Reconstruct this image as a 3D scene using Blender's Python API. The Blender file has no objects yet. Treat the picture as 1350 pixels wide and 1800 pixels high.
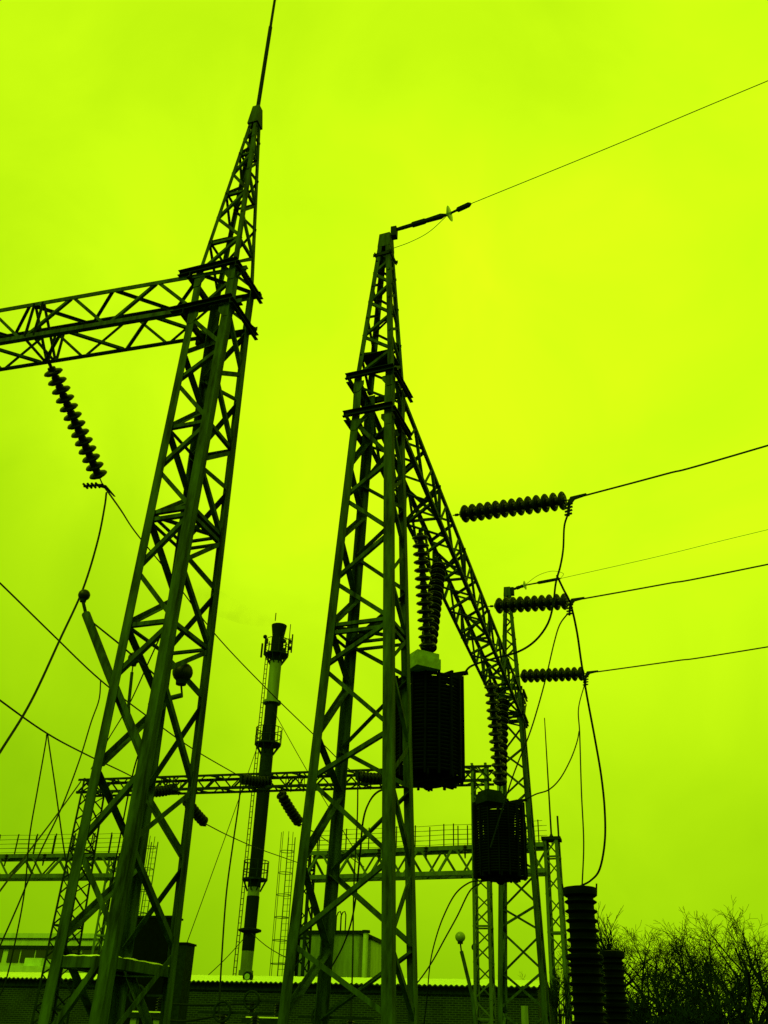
import bpy, math, random
from mathutils import Vector as V, Matrix
random.seed(7)
SC = bpy.context.scene
COL = SC.collection

# ------------------------------------------------------------------ camera
F_PX, YAW, PITCH, ROLL = 1631.0, 0.274300, 0.533656, 0.036552
EYE = V((0, 0, 1.6))
def cam_axes():
    fwd = V((-math.sin(YAW)*math.cos(PITCH), math.cos(YAW)*math.cos(PITCH), math.sin(PITCH)))
    r0 = V((math.cos(YAW), math.sin(YAW), 0)); u0 = r0.cross(fwd)
    r = math.cos(ROLL)*r0 + math.sin(ROLL)*u0
    u = -math.sin(ROLL)*r0 + math.cos(ROLL)*u0
    return r, u, fwd
CR, CU, CF = cam_axes()
cd = bpy.data.cameras.new('camera'); cam = bpy.data.objects.new('camera', cd); COL.objects.link(cam)
cd.sensor_fit = 'VERTICAL'; cd.sensor_height = 24.0; cd.lens = F_PX/1800*24
cd.clip_start = 0.05; cd.clip_end = 5000
m = Matrix((CR, CU, -CF)).transposed().to_4x4(); m.translation = EYE; cam.matrix_world = m
SC.camera = cam

# ------------------------------------------------------------------ sky, sun, exposure
SC.view_settings.view_transform = 'Standard'; SC.view_settings.look = 'None'
SC.view_settings.exposure = 0.0; SC.view_settings.gamma = 1.0
SC.cycles.max_bounces = 6
SUN_EL, SUN_AZ = math.radians(38), math.radians(205)      # soft sun behind cloud, azimuth from +Y clockwise
w = bpy.data.worlds.new('World'); SC.world = w; w.use_nodes = True
nt = w.node_tree; N = nt.nodes; L = nt.links; N.clear()
def nn(tree, t, **kw):
    n = tree.nodes.new(t)
    for k, v in kw.items(): setattr(n, k, v)
    return n
out = nn(nt, 'ShaderNodeOutputWorld'); bg = nn(nt, 'ShaderNodeBackground'); bg.inputs['Strength'].default_value = 0.1
L.new(bg.outputs[0], out.inputs[0])
sky = nn(nt, 'ShaderNodeTexSky', sky_type='NISHITA', sun_disc=False, sun_elevation=SUN_EL, sun_rotation=SUN_AZ,
         air_density=1.0, dust_density=6.0, ozone_density=1.0)
bw = nn(nt, 'ShaderNodeRGBToBW'); L.new(sky.outputs[0], bw.inputs[0])
tc = nn(nt, 'ShaderNodeTexCoord'); sep = nn(nt, 'ShaderNodeSeparateXYZ'); L.new(tc.outputs['Generated'], sep.inputs[0])
asn = nn(nt, 'ShaderNodeMath', operation='ARCSINE'); L.new(sep.outputs['Z'], asn.inputs[0])
el = nn(nt, 'ShaderNodeMath', operation='DIVIDE'); L.new(asn.outputs[0], el.inputs[0]); el.inputs[1].default_value = math.pi/2
ramp = nn(nt, 'ShaderNodeValToRGB'); L.new(el.outputs[0], ramp.inputs[0])
cr = ramp.color_ramp; cr.interpolation = 'B_SPLINE'
for i, (p, v) in enumerate([(0, .62), (.05, .69), (.13, .77), (.23, .87), (.34, .945), (.46, .975), (.6, .94), (.7, .89), (1, .72)]):
    e = cr.elements[i] if i < 2 else cr.elements.new(p)
    e.position = p; e.color = (v, v, v, 1)
# bright patch of thin cloud to the right of the towers
dv = (CF*F_PX + CR*(900-675) - CU*(560-900)).normalized()
dot = nn(nt, 'ShaderNodeVectorMath', operation='DOT_PRODUCT'); L.new(tc.outputs['Generated'], dot.inputs[0]); dot.inputs[1].default_value = dv
mr = nn(nt, 'ShaderNodeMapRange', interpolation_type='SMOOTHERSTEP'); L.new(dot.outputs['Value'], mr.inputs[0])
mr.inputs['From Min'].default_value = .70; mr.inputs['From Max'].default_value = 1.0
mr.inputs['To Min'].default_value = .90; mr.inputs['To Max'].default_value = 1.10
noi = nn(nt, 'ShaderNodeTexNoise'); L.new(tc.outputs['Generated'], noi.inputs['Vector'])
noi.inputs['Scale'].default_value = 4.5; noi.inputs['Detail'].default_value = 6; noi.inputs['Distortion'].default_value = .6; noi.inputs['Roughness'].default_value = .5
mrn = nn(nt, 'ShaderNodeMapRange'); L.new(noi.outputs[0], mrn.inputs[0])
mrn.inputs['From Min'].default_value = .3; mrn.inputs['From Max'].default_value = .7
mrn.inputs['To Min'].default_value = .90; mrn.inputs['To Max'].default_value = 1.06
m1 = nn(nt, 'ShaderNodeMath', operation='MULTIPLY'); L.new(ramp.outputs[0], m1.inputs[0]); L.new(mr.outputs[0], m1.inputs[1])
dl = nn(nt, 'ShaderNodeVectorMath', operation='DOT_PRODUCT'); L.new(tc.outputs['Generated'], dl.inputs[0]); dl.inputs[1].default_value = (math.cos(YAW), math.sin(YAW), .5)
ml = nn(nt, 'ShaderNodeMapRange', interpolation_type='SMOOTHSTEP'); L.new(dl.outputs['Value'], ml.inputs[0])       # heavier cloud towards the left
ml.inputs['From Min'].default_value = -.5; ml.inputs['From Max'].default_value = .22; ml.inputs['To Min'].default_value = .76; ml.inputs['To Max'].default_value = 1.0
mg = nn(nt, 'ShaderNodeMapRange', interpolation_type='SMOOTHERSTEP'); L.new(dot.outputs['Value'], mg.inputs[0])   # thinnest spot of the cloud
mg.inputs['From Min'].default_value = .975; mg.inputs['From Max'].default_value = 1.0; mg.inputs['To Min'].default_value = 1.0; mg.inputs['To Max'].default_value = 1.05
mx_ = nn(nt, 'ShaderNodeMath', operation='MULTIPLY'); L.new(m1.outputs[0], mx_.inputs[0]); L.new(mg.outputs[0], mx_.inputs[1])
m0 = nn(nt, 'ShaderNodeMath', operation='MULTIPLY'); L.new(mx_.outputs[0], m0.inputs[0]); L.new(ml.outputs[0], m0.inputs[1])
m2 = nn(nt, 'ShaderNodeMath', operation='MULTIPLY'); L.new(m0.outputs[0], m2.inputs[0]); L.new(mrn.outputs[0], m2.inputs[1])
# overcast: mostly even cloud, a little of the physical sky showing through
m3 = nn(nt, 'ShaderNodeMath', operation='MULTIPLY_ADD'); L.new(bw.outputs[0], m3.inputs[0]); m3.inputs[1].default_value = .003
L.new(m2.outputs[0], m3.inputs[2])
sq = nn(nt, 'ShaderNodeMath', operation='MULTIPLY'); L.new(m3.outputs[0], sq.inputs[0]); L.new(m3.outputs[0], sq.inputs[1])
ra = nn(nt, 'ShaderNodeMath', operation='MULTIPLY'); L.new(m3.outputs[0], ra.inputs[0]); ra.inputs[1].default_value = 3.0
rr = nn(nt, 'ShaderNodeMath', operation='MULTIPLY_ADD'); L.new(sq.outputs[0], rr.inputs[0]); rr.inputs[1].default_value = 3.35; L.new(ra.outputs[0], rr.inputs[2])
gg = nn(nt, 'ShaderNodeMath', operation='MULTIPLY'); L.new(m3.outputs[0], gg.inputs[0]); gg.inputs[1].default_value = 10.2
bb = nn(nt, 'ShaderNodeMath', operation='MULTIPLY'); L.new(sq.outputs[0], bb.inputs[0]); bb.inputs[1].default_value = .06
cmb = nn(nt, 'ShaderNodeCombineXYZ'); L.new(rr.outputs[0], cmb.inputs[0]); L.new(gg.outputs[0], cmb.inputs[1]); L.new(bb.outputs[0], cmb.inputs[2])
L.new(cmb.outputs[0], bg.inputs['Color'])
sd = bpy.data.lights.new('sun', 'SUN'); sd.energy = 1.35; sd.angle = math.radians(20); sd.color = (.55, 1, .01)
sun = bpy.data.objects.new('sun', sd); COL.objects.link(sun)
sdir = V((math.sin(SUN_AZ)*math.cos(SUN_EL), math.cos(SUN_AZ)*math.cos(SUN_EL), math.sin(SUN_EL)))
sun.rotation_euler = sdir.to_track_quat('Z', 'Y').to_euler(); sun.location = (0, 0, 60)

# ------------------------------------------------------------------ measuring: a sight line of the photo meets a known plane
def ray(px, py): return (CF*F_PX + CR*(px-675) - CU*(py-900)).normalized()
def on_y(px, py, y): d = ray(px, py); return EYE + d*(y/d.y)
def on_x(px, py, x): d = ray(px, py); return EYE + d*(x/d.x)
def on_z(px, py, z): d = ray(px, py); return EYE + d*((z-EYE.z)/d.z)
def proj(P):
    d = V(P)-EYE; z = d.dot(CF)
    return 675 + F_PX*d.dot(CR)/z, 900 - F_PX*d.dot(CU)/z
def ppm(P): return F_PX/(V(P)-EYE).dot(CF)
def on_dir(px, py, P0, dr):          # point of the sight line closest to the line P0 + t*dr
    d = ray(px, py); dr = V(dr).normalized(); w0 = EYE-P0
    b = d.dot(dr); a, e = d.dot(w0), dr.dot(w0)
    return P0 + dr*((e - b*a)/(1 - b*b)) if abs(1-b*b) > 1e-6 else P0
def on_len(px, py, P0, ln):          # farther point of the sight line at distance ln from P0
    d = ray(px, py); w0 = EYE-P0; b = w0.dot(d); c = w0.dot(w0)-ln*ln
    return EYE + d*(-b + math.sqrt(max(b*b-c, 0)))
def z_up(x, y, py):                  # height at which the vertical through x, y crosses image row py
    lo, hi = -3, 60
    for _ in range(60):
        mid = (lo+hi)/2
        if proj((x, y, mid))[1] > py: lo = mid
        else: hi = mid
    return lo

# ------------------------------------------------------------------ materials
def mat(name, rgb, rough=.6, metal=0.0, var=.35, scale=6.0, spec=.3, bump=0.0, stain=None, streak=False):
    m = bpy.data.materials.new(name); m.use_nodes = True; t = m.node_tree
    b = t.nodes['Principled BSDF']; b.inputs['Roughness'].default_value = rough; b.inputs['Metallic'].default_value = metal
    b.inputs['Specular IOR Level'].default_value = spec
    c = nn(t, 'ShaderNodeTexCoord'); n = nn(t, 'ShaderNodeTexNoise'); n.inputs['Scale'].default_value = scale; n.inputs['Detail'].default_value = 6
    n.inputs['Roughness'].default_value = .65
    if streak:
        mp = nn(t, 'ShaderNodeMapping'); mp.inputs['Scale'].default_value = (1, 1, .16)
        t.links.new(c.outputs['Object'], mp.inputs[0]); t.links.new(mp.outputs[0], n.inputs['Vector'])
    else: t.links.new(c.outputs['Object'], n.inputs['Vector'])
    r = nn(t, 'ShaderNodeValToRGB'); t.links.new(n.outputs[0], r.inputs[0])
    s = stain or tuple(x*(1-var) for x in rgb)
    r.color_ramp.elements[0].position = .33; r.color_ramp.elements[0].color = (*s, 1)
    r.color_ramp.elements[1].position = .68; r.color_ramp.elements[1].color = (*[x*(1+var*.6) for x in rgb], 1)
    t.links.new(r.outputs[0], b.inputs['Base Color'])
    if bump:
        bp = nn(t, 'ShaderNodeBump'); bp.inputs['Strength'].default_value = bump; bp.inputs['Distance'].default_value = .01
        t.links.new(n.outputs[0], bp.inputs['Height']); t.links.new(bp.outputs[0], b.inputs['Normal'])
    return m
M = {}
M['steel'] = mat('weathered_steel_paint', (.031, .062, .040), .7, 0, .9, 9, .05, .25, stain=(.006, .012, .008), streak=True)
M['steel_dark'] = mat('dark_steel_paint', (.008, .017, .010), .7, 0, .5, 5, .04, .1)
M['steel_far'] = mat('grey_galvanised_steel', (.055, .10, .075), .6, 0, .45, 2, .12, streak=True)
M['porcelain'] = mat('brown_glazed_porcelain', (.005, .009, .006), .35, 0, .3, 8, .14)
M['black'] = mat('black_enamel', (.002, .004, .003), .7, 0, .4, 4, .03)
M['glass'] = mat('clear_glass_disc', (.25, .40, .3), .15, 0, .2, 8, .5)
M['wire'] = mat('dull_aluminium_wire', (.006, .012, .008), .7, 0, .3, 3, .06)
M['pale_metal'] = mat('pale_sheet_metal', (.20, .34, .24), .5, 0, .35, 7, .3)
M['snow'] = mat('old_snow', (.72, .82, .8), .8, 0, .12, 3, .2, .3)
M['concrete'] = mat('grey_concrete', (.15, .23, .17), .85, 0, .35, 3, .2, .3, streak=True)
M['plaster'] = mat('pale_render', (.38, .52, .42), .85, 0, .25, 1.5, .2, streak=True)
M['white_wall'] = mat('whitewashed_wall', (.42, .6, .5), .85, 0, .2, 1.5, .2)
M['window'] = mat('dark_window_glass', (.012, .02, .015), .15, 0, .2, 2, .5)
M['bark'] = mat('wet_bark', (.006, .012, .008), .9, 0, .4, 6, .03)
M['twig'] = mat('bare_twigs', (.008, .016, .010), .9, 0, .3, 6, .03)
M['band_dark'] = mat('dark_chimney_paint', (.005, .010, .006), .8, 0, .5, 1.2, .05, streak=True)
M['band_pale'] = mat('pale_chimney_paint', (.13, .2, .15), .7, 0, .45, 1.2, .2, streak=True)
M['globe'] = mat('smoked_lamp_glass', (.006, .010, .007), .4, 0, .2, 4, .2)
M['globe_pale'] = mat('opal_lamp_glass', (.16, .24, .2), .35, 0, .15, 4, .5)
M['ground'] = mat('darkened_unseen_ground', (.03, .05, .035), .9, 0, .5, .8, .05, .5)  # out of view, kept dark so little light bounces onto steel undersides
def brick_mat():
    m = bpy.data.materials.new('old_dark_brick'); m.use_nodes = True; t = m.node_tree; b = t.nodes['Principled BSDF']
    c = nn(t, 'ShaderNodeTexCoord'); mp = nn(t, 'ShaderNodeMapping'); t.links.new(c.outputs['UV'], mp.inputs[0])
    k = nn(t, 'ShaderNodeTexBrick'); t.links.new(mp.outputs[0], k.inputs['Vector'])
    k.inputs['Color1'].default_value = (.007, .015, .010, 1); k.inputs['Color2'].default_value = (.015, .029, .019, 1); k.inputs['Mortar'].default_value = (.038, .064, .042, 1)
    k.inputs['Scale'].default_value = 1.0; k.inputs['Mortar Size'].default_value = .016
    k.inputs['Brick Width'].default_value = .30; k.inputs['Row Height'].default_value = .10; k.inputs['Bias'].default_value = -.1
    n = nn(t, 'ShaderNodeTexNoise'); n.inputs['Scale'].default_value = .7; n.inputs['Detail'].default_value = 5; t.links.new(c.outputs['UV'], n.inputs['Vector'])
    mx = nn(t, 'ShaderNodeMix', data_type='RGBA', blend_type='MULTIPLY'); mx.inputs[0].default_value = .7
    rp = nn(t, 'ShaderNodeValToRGB'); rp.color_ramp.elements[0].position = .3; rp.color_ramp.elements[0].color = (.45, .45, .45, 1)
    rp.color_ramp.elements[1].position = .65; t.links.new(n.outputs[0], rp.inputs[0])
    t.links.new(k.outputs['Color'], mx.inputs[6]); t.links.new(rp.outputs[0], mx.inputs[7]); t.links.new(mx.outputs[2], b.inputs['Base Color'])
    b.inputs['Roughness'].default_value = .9; b.inputs['Specular IOR Level'].default_value = .1
    return m
M['brick'] = brick_mat()

# ------------------------------------------------------------------ mesh helpers
class MB:
    def __init__(s): s.v = []; s.f = []; s.uv = None
    def poly(s, vs, fs):
        o = len(s.v); s.v += [V(q) for q in vs]; s.f += [tuple(i+o for i in q) for q in fs]; return s
    def section(s, p0, p1, pts, u, v):                  # extrude a closed 2-D outline (pts in u, v) from p0 to p1
        p0, p1 = V(p0), V(p1); n = len(pts)
        a = [p0+u*x+v*y for x, y in pts]; b = [p1+u*x+v*y for x, y in pts]
        fs = [(i, (i+1) % n, n+(i+1) % n, n+i) for i in range(n)]
        return s.poly(a+b, fs+[tuple(range(n))[::-1], tuple(range(n, 2*n))])
    def angle(s, p0, p1, u, v, wd, t):                   # rolled steel angle
        return s.section(p0, p1, [(0, 0), (wd, 0), (wd, t), (t, t), (t, wd), (0, wd)], u, v)
    def channel(s, p0, p1, u, v, wd, h, t):              # rolled steel channel, web along u, flanges along v
        return s.section(p0, p1, [(-wd/2, 0), (wd/2, 0), (wd/2, h), (wd/2-t, h), (wd/2-t, t), (-wd/2+t, t), (-wd/2+t, h), (-wd/2, h)], u, v)
    def bar(s, p0, p1, a, b, up=None):
        p0, p1 = V(p0), V(p1); d = (p1-p0).normalized(); up = V(up) if up else (V((0, 0, 1)) if abs(d.z) < .9 else V((1, 0, 0)))
        u = d.cross(up).normalized(); v = u.cross(d)
        return s.section(p0, p1, [(-a/2, -b/2), (a/2, -b/2), (a/2, b/2), (-a/2, b/2)], u, v)
    def box(s, c, sz, rot=0):
        c = V(c); h = V(sz)/2; R = Matrix.Rotation(rot, 3, 'Z')
        vs = [c+R @ V((x*h.x, y*h.y, z*h.z)) for z in (-1, 1) for y in (-1, 1) for x in (-1, 1)]
        return s.poly(vs, [(0, 2, 3, 1), (4, 5, 7, 6), (0, 1, 5, 4), (1, 3, 7, 5), (3, 2, 6, 7), (2, 0, 4, 6)])
    def tube(s, pts, r, seg=6, cap=True):
        pts = [V(p) for p in pts]; n = len(pts); rs = r if isinstance(r, (list, tuple)) else [r]*n
        rings = []; prev = None
        for i, p in enumerate(pts):
            d = (pts[min(i+1, n-1)]-pts[max(i-1, 0)]).normalized()
            if prev is None: prev = d.cross(V((0, 0, 1)) if abs(d.z) < .9 else V((1, 0, 0))).normalized()
            u = (prev-d*prev.dot(d)).normalized(); v = d.cross(u); prev = u
            rings.append([p+(u*math.cos(6.28319*k/seg)+v*math.sin(6.28319*k/seg))*rs[i] for k in range(seg)])
        vs = [q for g in rings for q in g]
        fs = [(i*seg+k, i*seg+(k+1) % seg, (i+1)*seg+(k+1) % seg, (i+1)*seg+k) for i in range(n-1) for k in range(seg)]
        if cap: fs += [tuple(range(seg))[::-1], tuple(range((n-1)*seg, n*seg))]
        return s.poly(vs, fs)
    def lathe(s, prof, o=(0, 0, 0), axis=(0, 0, 1), seg=20, closed=False):   # prof: (radius, height) pairs
        o = V(o); ax = V(axis).normalized(); u = ax.cross(V((1, 0, 0)) if abs(ax.x) < .9 else V((0, 1, 0))).normalized(); v = ax.cross(u)
        n = len(prof); vs = [o+ax*h+(u*math.cos(6.28319*k/seg)+v*math.sin(6.28319*k/seg))*max(r, .0005) for r, h in prof for k in range(seg)]
        fs = [(i*seg+k, i*seg+(k+1) % seg, ((i+1) % n)*seg+(k+1) % seg, ((i+1) % n)*seg+k) for i in range(n if closed else n-1) for k in range(seg)]
        if not closed: fs += [tuple(range(seg))[::-1], tuple(range((n-1)*seg, n*seg))]
        return s.poly(vs, fs)
    def sphere(s, c, r, sx=1, sz=1, seg=18):
        return s.lathe([(r*sx*math.sin(math.pi*i/10), -r*sz*math.cos(math.pi*i/10)) for i in range(11)], c, (0, 0, 1), seg)
    def build(s, name, mt, parent=None, smooth=False):
        org = V((0, 0, 0)); q = parent
        while q is not None: org += V(q.location); q = q.parent
        me = bpy.data.meshes.new(name); me.from_pydata([p-org for p in s.v], [], s.f); me.update()
        me.materials.append(mt if not isinstance(mt, str) else M[mt])
        if smooth:
            for p in me.polygons: p.use_smooth = True
            try: me.set_sharp_from_angle(angle=math.radians(40))
            except Exception: pass
        o = bpy.data.objects.new(name, me); COL.objects.link(o)
        if parent: o.parent = parent
        return o
def tag(o, label=None, cat=None, group=None, kind=None):
    if label: o['label'] = label
    if cat: o['category'] = cat
    if group: o['group'] = group
    if kind: o['kind'] = kind
    return o
def thing(name, loc, label, cat, group=None):
    o = bpy.data.objects.new(name, None); o.empty_display_size = .2; COL.objects.link(o); o.location = V(loc)
    return tag(o, label, cat, group)
def solo(mb, name, mt, label, cat, group=None, smooth=False):      # a thing that is one mesh, its origin on the mesh
    c = sum(mb.v, V((0, 0, 0)))/len(mb.v); mb.v = [p-c for p in mb.v]
    o = mb.build(name, mt, None, smooth); o.location = c
    return tag(o, label, cat, group)
def spline(pts, n=8):
    P = [V(p) for p in pts]
    if len(P) == 2: return [P[0].lerp(P[1], i/n) for i in range(n+1)]
    Q = [P[0]*2-P[1]]+P+[P[-1]*2-P[-2]]; o = []
    for i in range(1, len(Q)-2):
        a, b, c, d = Q[i-1:i+3]
        for k in range(n):
            t = k/n; o.append(.5*((2*b)+(c-a)*t+(2*a-5*b+4*c-d)*t*t+(3*b-a-3*c+d)*t**3))
    return o+[P[-1]]

# ------------------------------------------------------------------ ground
g = MB().poly([(-1500, -200, 0), (1500, -200, 0), (1500, 2500, 0), (-1500, 2500, 0)], [(0, 1, 2, 3)]).build('ground', 'ground'); g['kind'] = 'structure'

# ------------------------------------------------------------------ lattice towers
S = .75
zs = lambda z: 1.6+(z-1.6)*S
class Tower:
    def __init__(s, x, y, w, dt, db, zt, zb, wb, rot, kind):
        s.x, s.y, s.w, s.dt, s.db, s.wb = x*S, y*S, w*S, dt*S, db*S, wb*S
        s.zt, s.zb, s.rot, s.kind, s.z0 = zs(zt), zs(zb), rot, kind, zs(0)
    splay = 0
    def size(s, z):
        t = min((z-s.z0)/(s.zb-s.z0), 1); d = s.db+(s.dt-s.db)*t; ww = s.wb+(s.w-s.wb)*t
        return (ww, d) if s.kind == 'X' else (d, ww)
    def local(s, u, v, z): c, n = math.cos(s.rot), math.sin(s.rot); return V((s.x+u*c-v*n, s.y+u*n+v*c, z))
    def corner(s, k, z):
        sx, sy = {'A': (-1, -1), 'B': (1, -1), 'C': (1, 1), 'D': (-1, 1)}[k]; a, b = s.size(z)
        k_ = s.splay*(1-min((z-s.z0)/(s.zb-s.z0), 1)) if k == 'A' else 0     # one foot set a little wider
        return s.local(sx*a/2-k_, sy*b/2, z)
    def zrow(s, k, py):
        lo, hi = -3, 30
        for _ in range(50):
            mid = (lo+hi)/2
            if proj(s.corner(k, mid))[1] > py: lo = mid
            else: hi = mid
        return lo
T1 = Tower(-7.040, 12.515, .898, .846, 1.804, 15.129, 14.151, .897, -.072, 'X')
T2 = Tower(-4.387, 14.929, .784, .861, 1.792, 13.923, 12.945, 1.232, -.1015, 'Y')
T2.splay = .11
T3 = Tower(-4.295, 34.272, .784, .861, 1.792, 13.923, 12.945, 1.232, 0, 'Y')
FACES = {'front': 'AB', 'right': 'BC', 'back': 'CD', 'left': 'DA'}
def brace(p0, p1, nin, wd, parent, mt='steel', off=.012, t=.008, deep=1.0):
    d = (p1-p0).normalized(); u = d.cross(nin).normalized()
    if u.z < 0: u = -u
    MB().section(p0+nin*off-u*wd/2, p1+nin*off-u*wd/2, [(0, 0), (wd, 0), (wd, t), (t, t), (t, wd*deep), (0, wd*deep)], u, nin).build('brace', mt, parent)
def face_normal(T, k0, k1, z):                           # pointing inwards
    a, b = T.corner(k0, z), T.corner(k1, z); c = V((T.x, T.y, z)); n = c-(a+b)/2; n.z = 0; return n.normalized()
def build_tower(T, label, levels, rings, struts, leg_w, br_w, spire, group=None, over=(.27, .04, .12)):
    root = thing('lattice_tower', (T.x, T.y, 0), label, 'tower', group)
    th = .012
    for k, (sx, sy) in {'A': (-1, -1), 'B': (1, -1), 'C': (1, 1), 'D': (-1, 1)}.items():
        c, n = math.cos(T.rot), math.sin(T.rot)
        u = V((-sx*c, -sx*n, 0)); v = V((sy*n, -sy*c, 0))
        mb = MB(); za, zb_ = 0.02, T.zt+.05
        for z0, z1 in ((za, T.zb), (T.zb, zb_)):
            mb.angle(T.corner(k, z0), T.corner(k, z1), u, v, leg_w, th)
        lg = mb.build('leg', 'steel', root)
        MB().box(T.corner(k, .05)-V((0, 0, .02)), (.5, .5, .22)).build('footing', 'concrete', lg)
    # zigzag lacing: at an a-level the front face is fixed to A, at a b-level to B, and so on round the tower
    for fc, (ka, kb) in {'front': 'AB', 'right': 'BC', 'back': 'CD', 'left': 'DA'}.items():
        for (t0, z0), (t1, z1) in zip(levels, levels[1:]):
            q0, q1 = (ka if t0 == 'a' else kb), (ka if t1 == 'a' else kb)
            p0, p1 = T.corner(q0, z0), T.corner(q1, z1); d = (p1-p0).normalized()
            brace(p0+d*.05, p1-d*.05, face_normal(T, ka, kb, z0), br_w, root, deep=1.7 if fc in ('back', 'left') else 1.0)  # back and left flanges deepened so their dark undersides cover the lit faces
        for z in struts:
            p0, p1 = T.corner(ka, z), T.corner(kb, z); d = (p1-p0).normalized()
            brace(p0+d*.03, p1-d*.03, face_normal(T, ka, kb, z), br_w*.9, root, off=.024)
    for z in rings:                                      # diaphragm: cross of angles inside the tower
        for a, b, o in (('A', 'C', 0), ('B', 'D', .02)):
            p0, p1 = T.corner(a, z+o), T.corner(b, z+o); d = (p1-p0).normalized()
            brace(p0+d*.1, p1-d*.1, V((0, 0, 1)), br_w, root, 'steel_dark')
    # collars of channel on which the crossbeam sits
    for z, h in ((T.zt, .10), (T.zb, .10)):
        a, b = T.size(z)
        for sy, l0, l1 in ((-1, over[0], over[1]), (1, over[0], over[1])):
            y = sy*(b/2+.033)
            MB().channel(T.local(-a/2-l0, y, z), T.local(a/2+l1, y, z), V((0, 0, 1)), T.local(0, sy, 0)-T.local(0, 0, 0), h, .055, .009).build('collar_channel', 'steel_dark', root)
        for sx in (-1, 1):
            x = sx*(a/2+.04)
            MB().channel(T.local(x, -b/2-.10, z-.101), T.local(x, b/2+over[2], z-.101), V((0, 0, 1)), T.local(sx, 0, 0)-T.local(0, 0, 0), h, .055, .009).build('collar_channel', 'steel_dark', root)
        for k, (sx, sy) in {'A': (1, -1), 'B': (-1, -1)}.items():
            p = T.corner(k, z-.20); e = T.local(sx, 0, 0)-T.local(0, 0, 0); n = T.local(0, -1, 0)-T.local(0, 0, 0)
            MB().section(p+n*.001, p+n*.009, [(.0, -.1), (.09, -.1), (.17, .02), (.17, .1), (.0, .1)], e, V((0, 0, 1))).build('gusset_plate', 'steel', root)
    # spire
    ztop, ax, n = spire['top'], spire['w'], spire['n']
    a0, b0 = T.size(T.zt); z0 = T.zt+.06; ins = spire.get('inset', .02)
    def sc(k, z):
        t = (z-z0)/(ztop-z0); sx, sy = {'A': (-1, -1), 'B': (1, -1), 'C': (1, 1), 'D': (-1, 1)}[k]
        return T.local(spire.get('dx', 0)*t+sx*((a0/2-ins)*(1-t)+ax/2*t), sy*((b0/2-ins)*(1-t)+ax/2*t), z)
    sp = MB(); lw = spire['leg']
    for k, (sx, sy) in {'A': (-1, -1), 'B': (1, -1), 'C': (1, 1), 'D': (-1, 1)}.items():
        c, s_ = math.cos(T.rot), math.sin(T.rot)
        MB().angle(sc(k, z0), sc(k, ztop), V((-sx*c, -sx*s_, 0)), V((sy*s_, -sy*c, 0)), lw, .009).build('spire_leg', 'steel', root)
    zz = [z0+(ztop-.25-z0)*(1-(1-i/n)**1.25) for i in range(n+1)]
    for fi, (ka, kb) in enumerate(FACES.values()):
        for i in range(n):
            q0, q1 = (ka, kb) if (i % 2 == 0) else (kb, ka)
            p0, p1 = sc(q0, zz[i]), sc(q1, zz[i+1])
            brace(p0, p1, face_normal(T, ka, kb, T.zb), spire['br'], root, 'steel_dark' if fi in (2, 3) else 'steel', off=.01)  # back and left braces take the darker steel, shade put into their colour
            if spire.get('strut') and i % 2 == 1:
                brace(sc(ka, zz[i]), sc(kb, zz[i]), face_normal(T, ka, kb, T.zb), spire['br'], root, off=.022)
    cap = MB(); ch = spire['cap']
    cw = ax+.03
    for sx, sy in ((-1, 0), (1, 0), (0, -1), (0, 1)):
        q = []
        for z, hw in ((ztop-.30*ch, cw/2+(.035*ch if spire.get('strut') else -.004)), (ztop+.55*ch, cw/2*.82)):
            for e in (-1, 1):
                q.append(T.local(spire.get('dx', 0)+(sx*hw if sx else e*hw), sy*hw if sy else e*hw, z))
        cap.poly(q, [(0, 1, 3, 2)])
    if not spire.get('strut'):                            # collar a little below the cap
        zc_ = ztop-.32
        for ka, kb in FACES.values():
            n_ = -face_normal(T, ka, kb, T.zb); p0, p1 = sc(ka, zc_)+n_*.012, sc(kb, zc_)+n_*.012; e_ = (p1-p0).normalized()
            MB().bar(p0-e_*.05, p1+e_*.05, .02, .06).build('collar_bar', 'steel_dark', root)
    cap.box(T.local(spire.get('dx', 0), 0, ztop+.55*ch), (cw*.82, cw*.82, .012), T.rot)
    cap.build('spire_cap', 'steel', root)
    return root, sc
# left tower -----------------------------------------------------------------
lv1 = [('b', 13.75), ('b', 13.0), ('a', 12.33), ('b', 11.22), ('a', 10.36), ('b', 9.35), ('a', 8.37), ('b', 7.35), ('a', 6.49), ('b', 5.1), ('a', 4.04), ('b', 2.85), ('a', 1.5), ('b', .1)]
lv1 = [(t, zs(z)) for t, z in lv1[1:]]
lv1 = [('a', T1.zb-.12)]+lv1
zt1 = z_up(T1.x, T1.y, 213)
t1, sc1 = build_tower(T1, 'tall lattice tower at left with thin lightning rod on its spire', lv1, [zs(9.37), zs(2.6)], [zs(11.25), zs(9.44), zs(9.30), zs(7.35), zs(2.6)], .118, .058,
    dict(top=zt1, w=.13, n=7, leg=.06, br=.044, cap=.56, strut=True, dx=.075))
rodtop = T1.local(0, 0, z_up(T1.x, T1.y, -420)); zr0 = zt1-.1; zr1 = z_up(T1.x, T1.y, 50)
MB().tube([T1.local(.075, 0, zr0), T1.local(.075, 0, zr1)], .036, 10).build('rod_base', 'steel_dark', t1)
MB().tube([T1.local(.075, 0, zr1), T1.local(.075, 0, zr1+.04), rodtop+V((.075, 0, 0))], [.036, .026, .022], 10).build('lightning_rod', 'steel_dark', t1)
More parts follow.
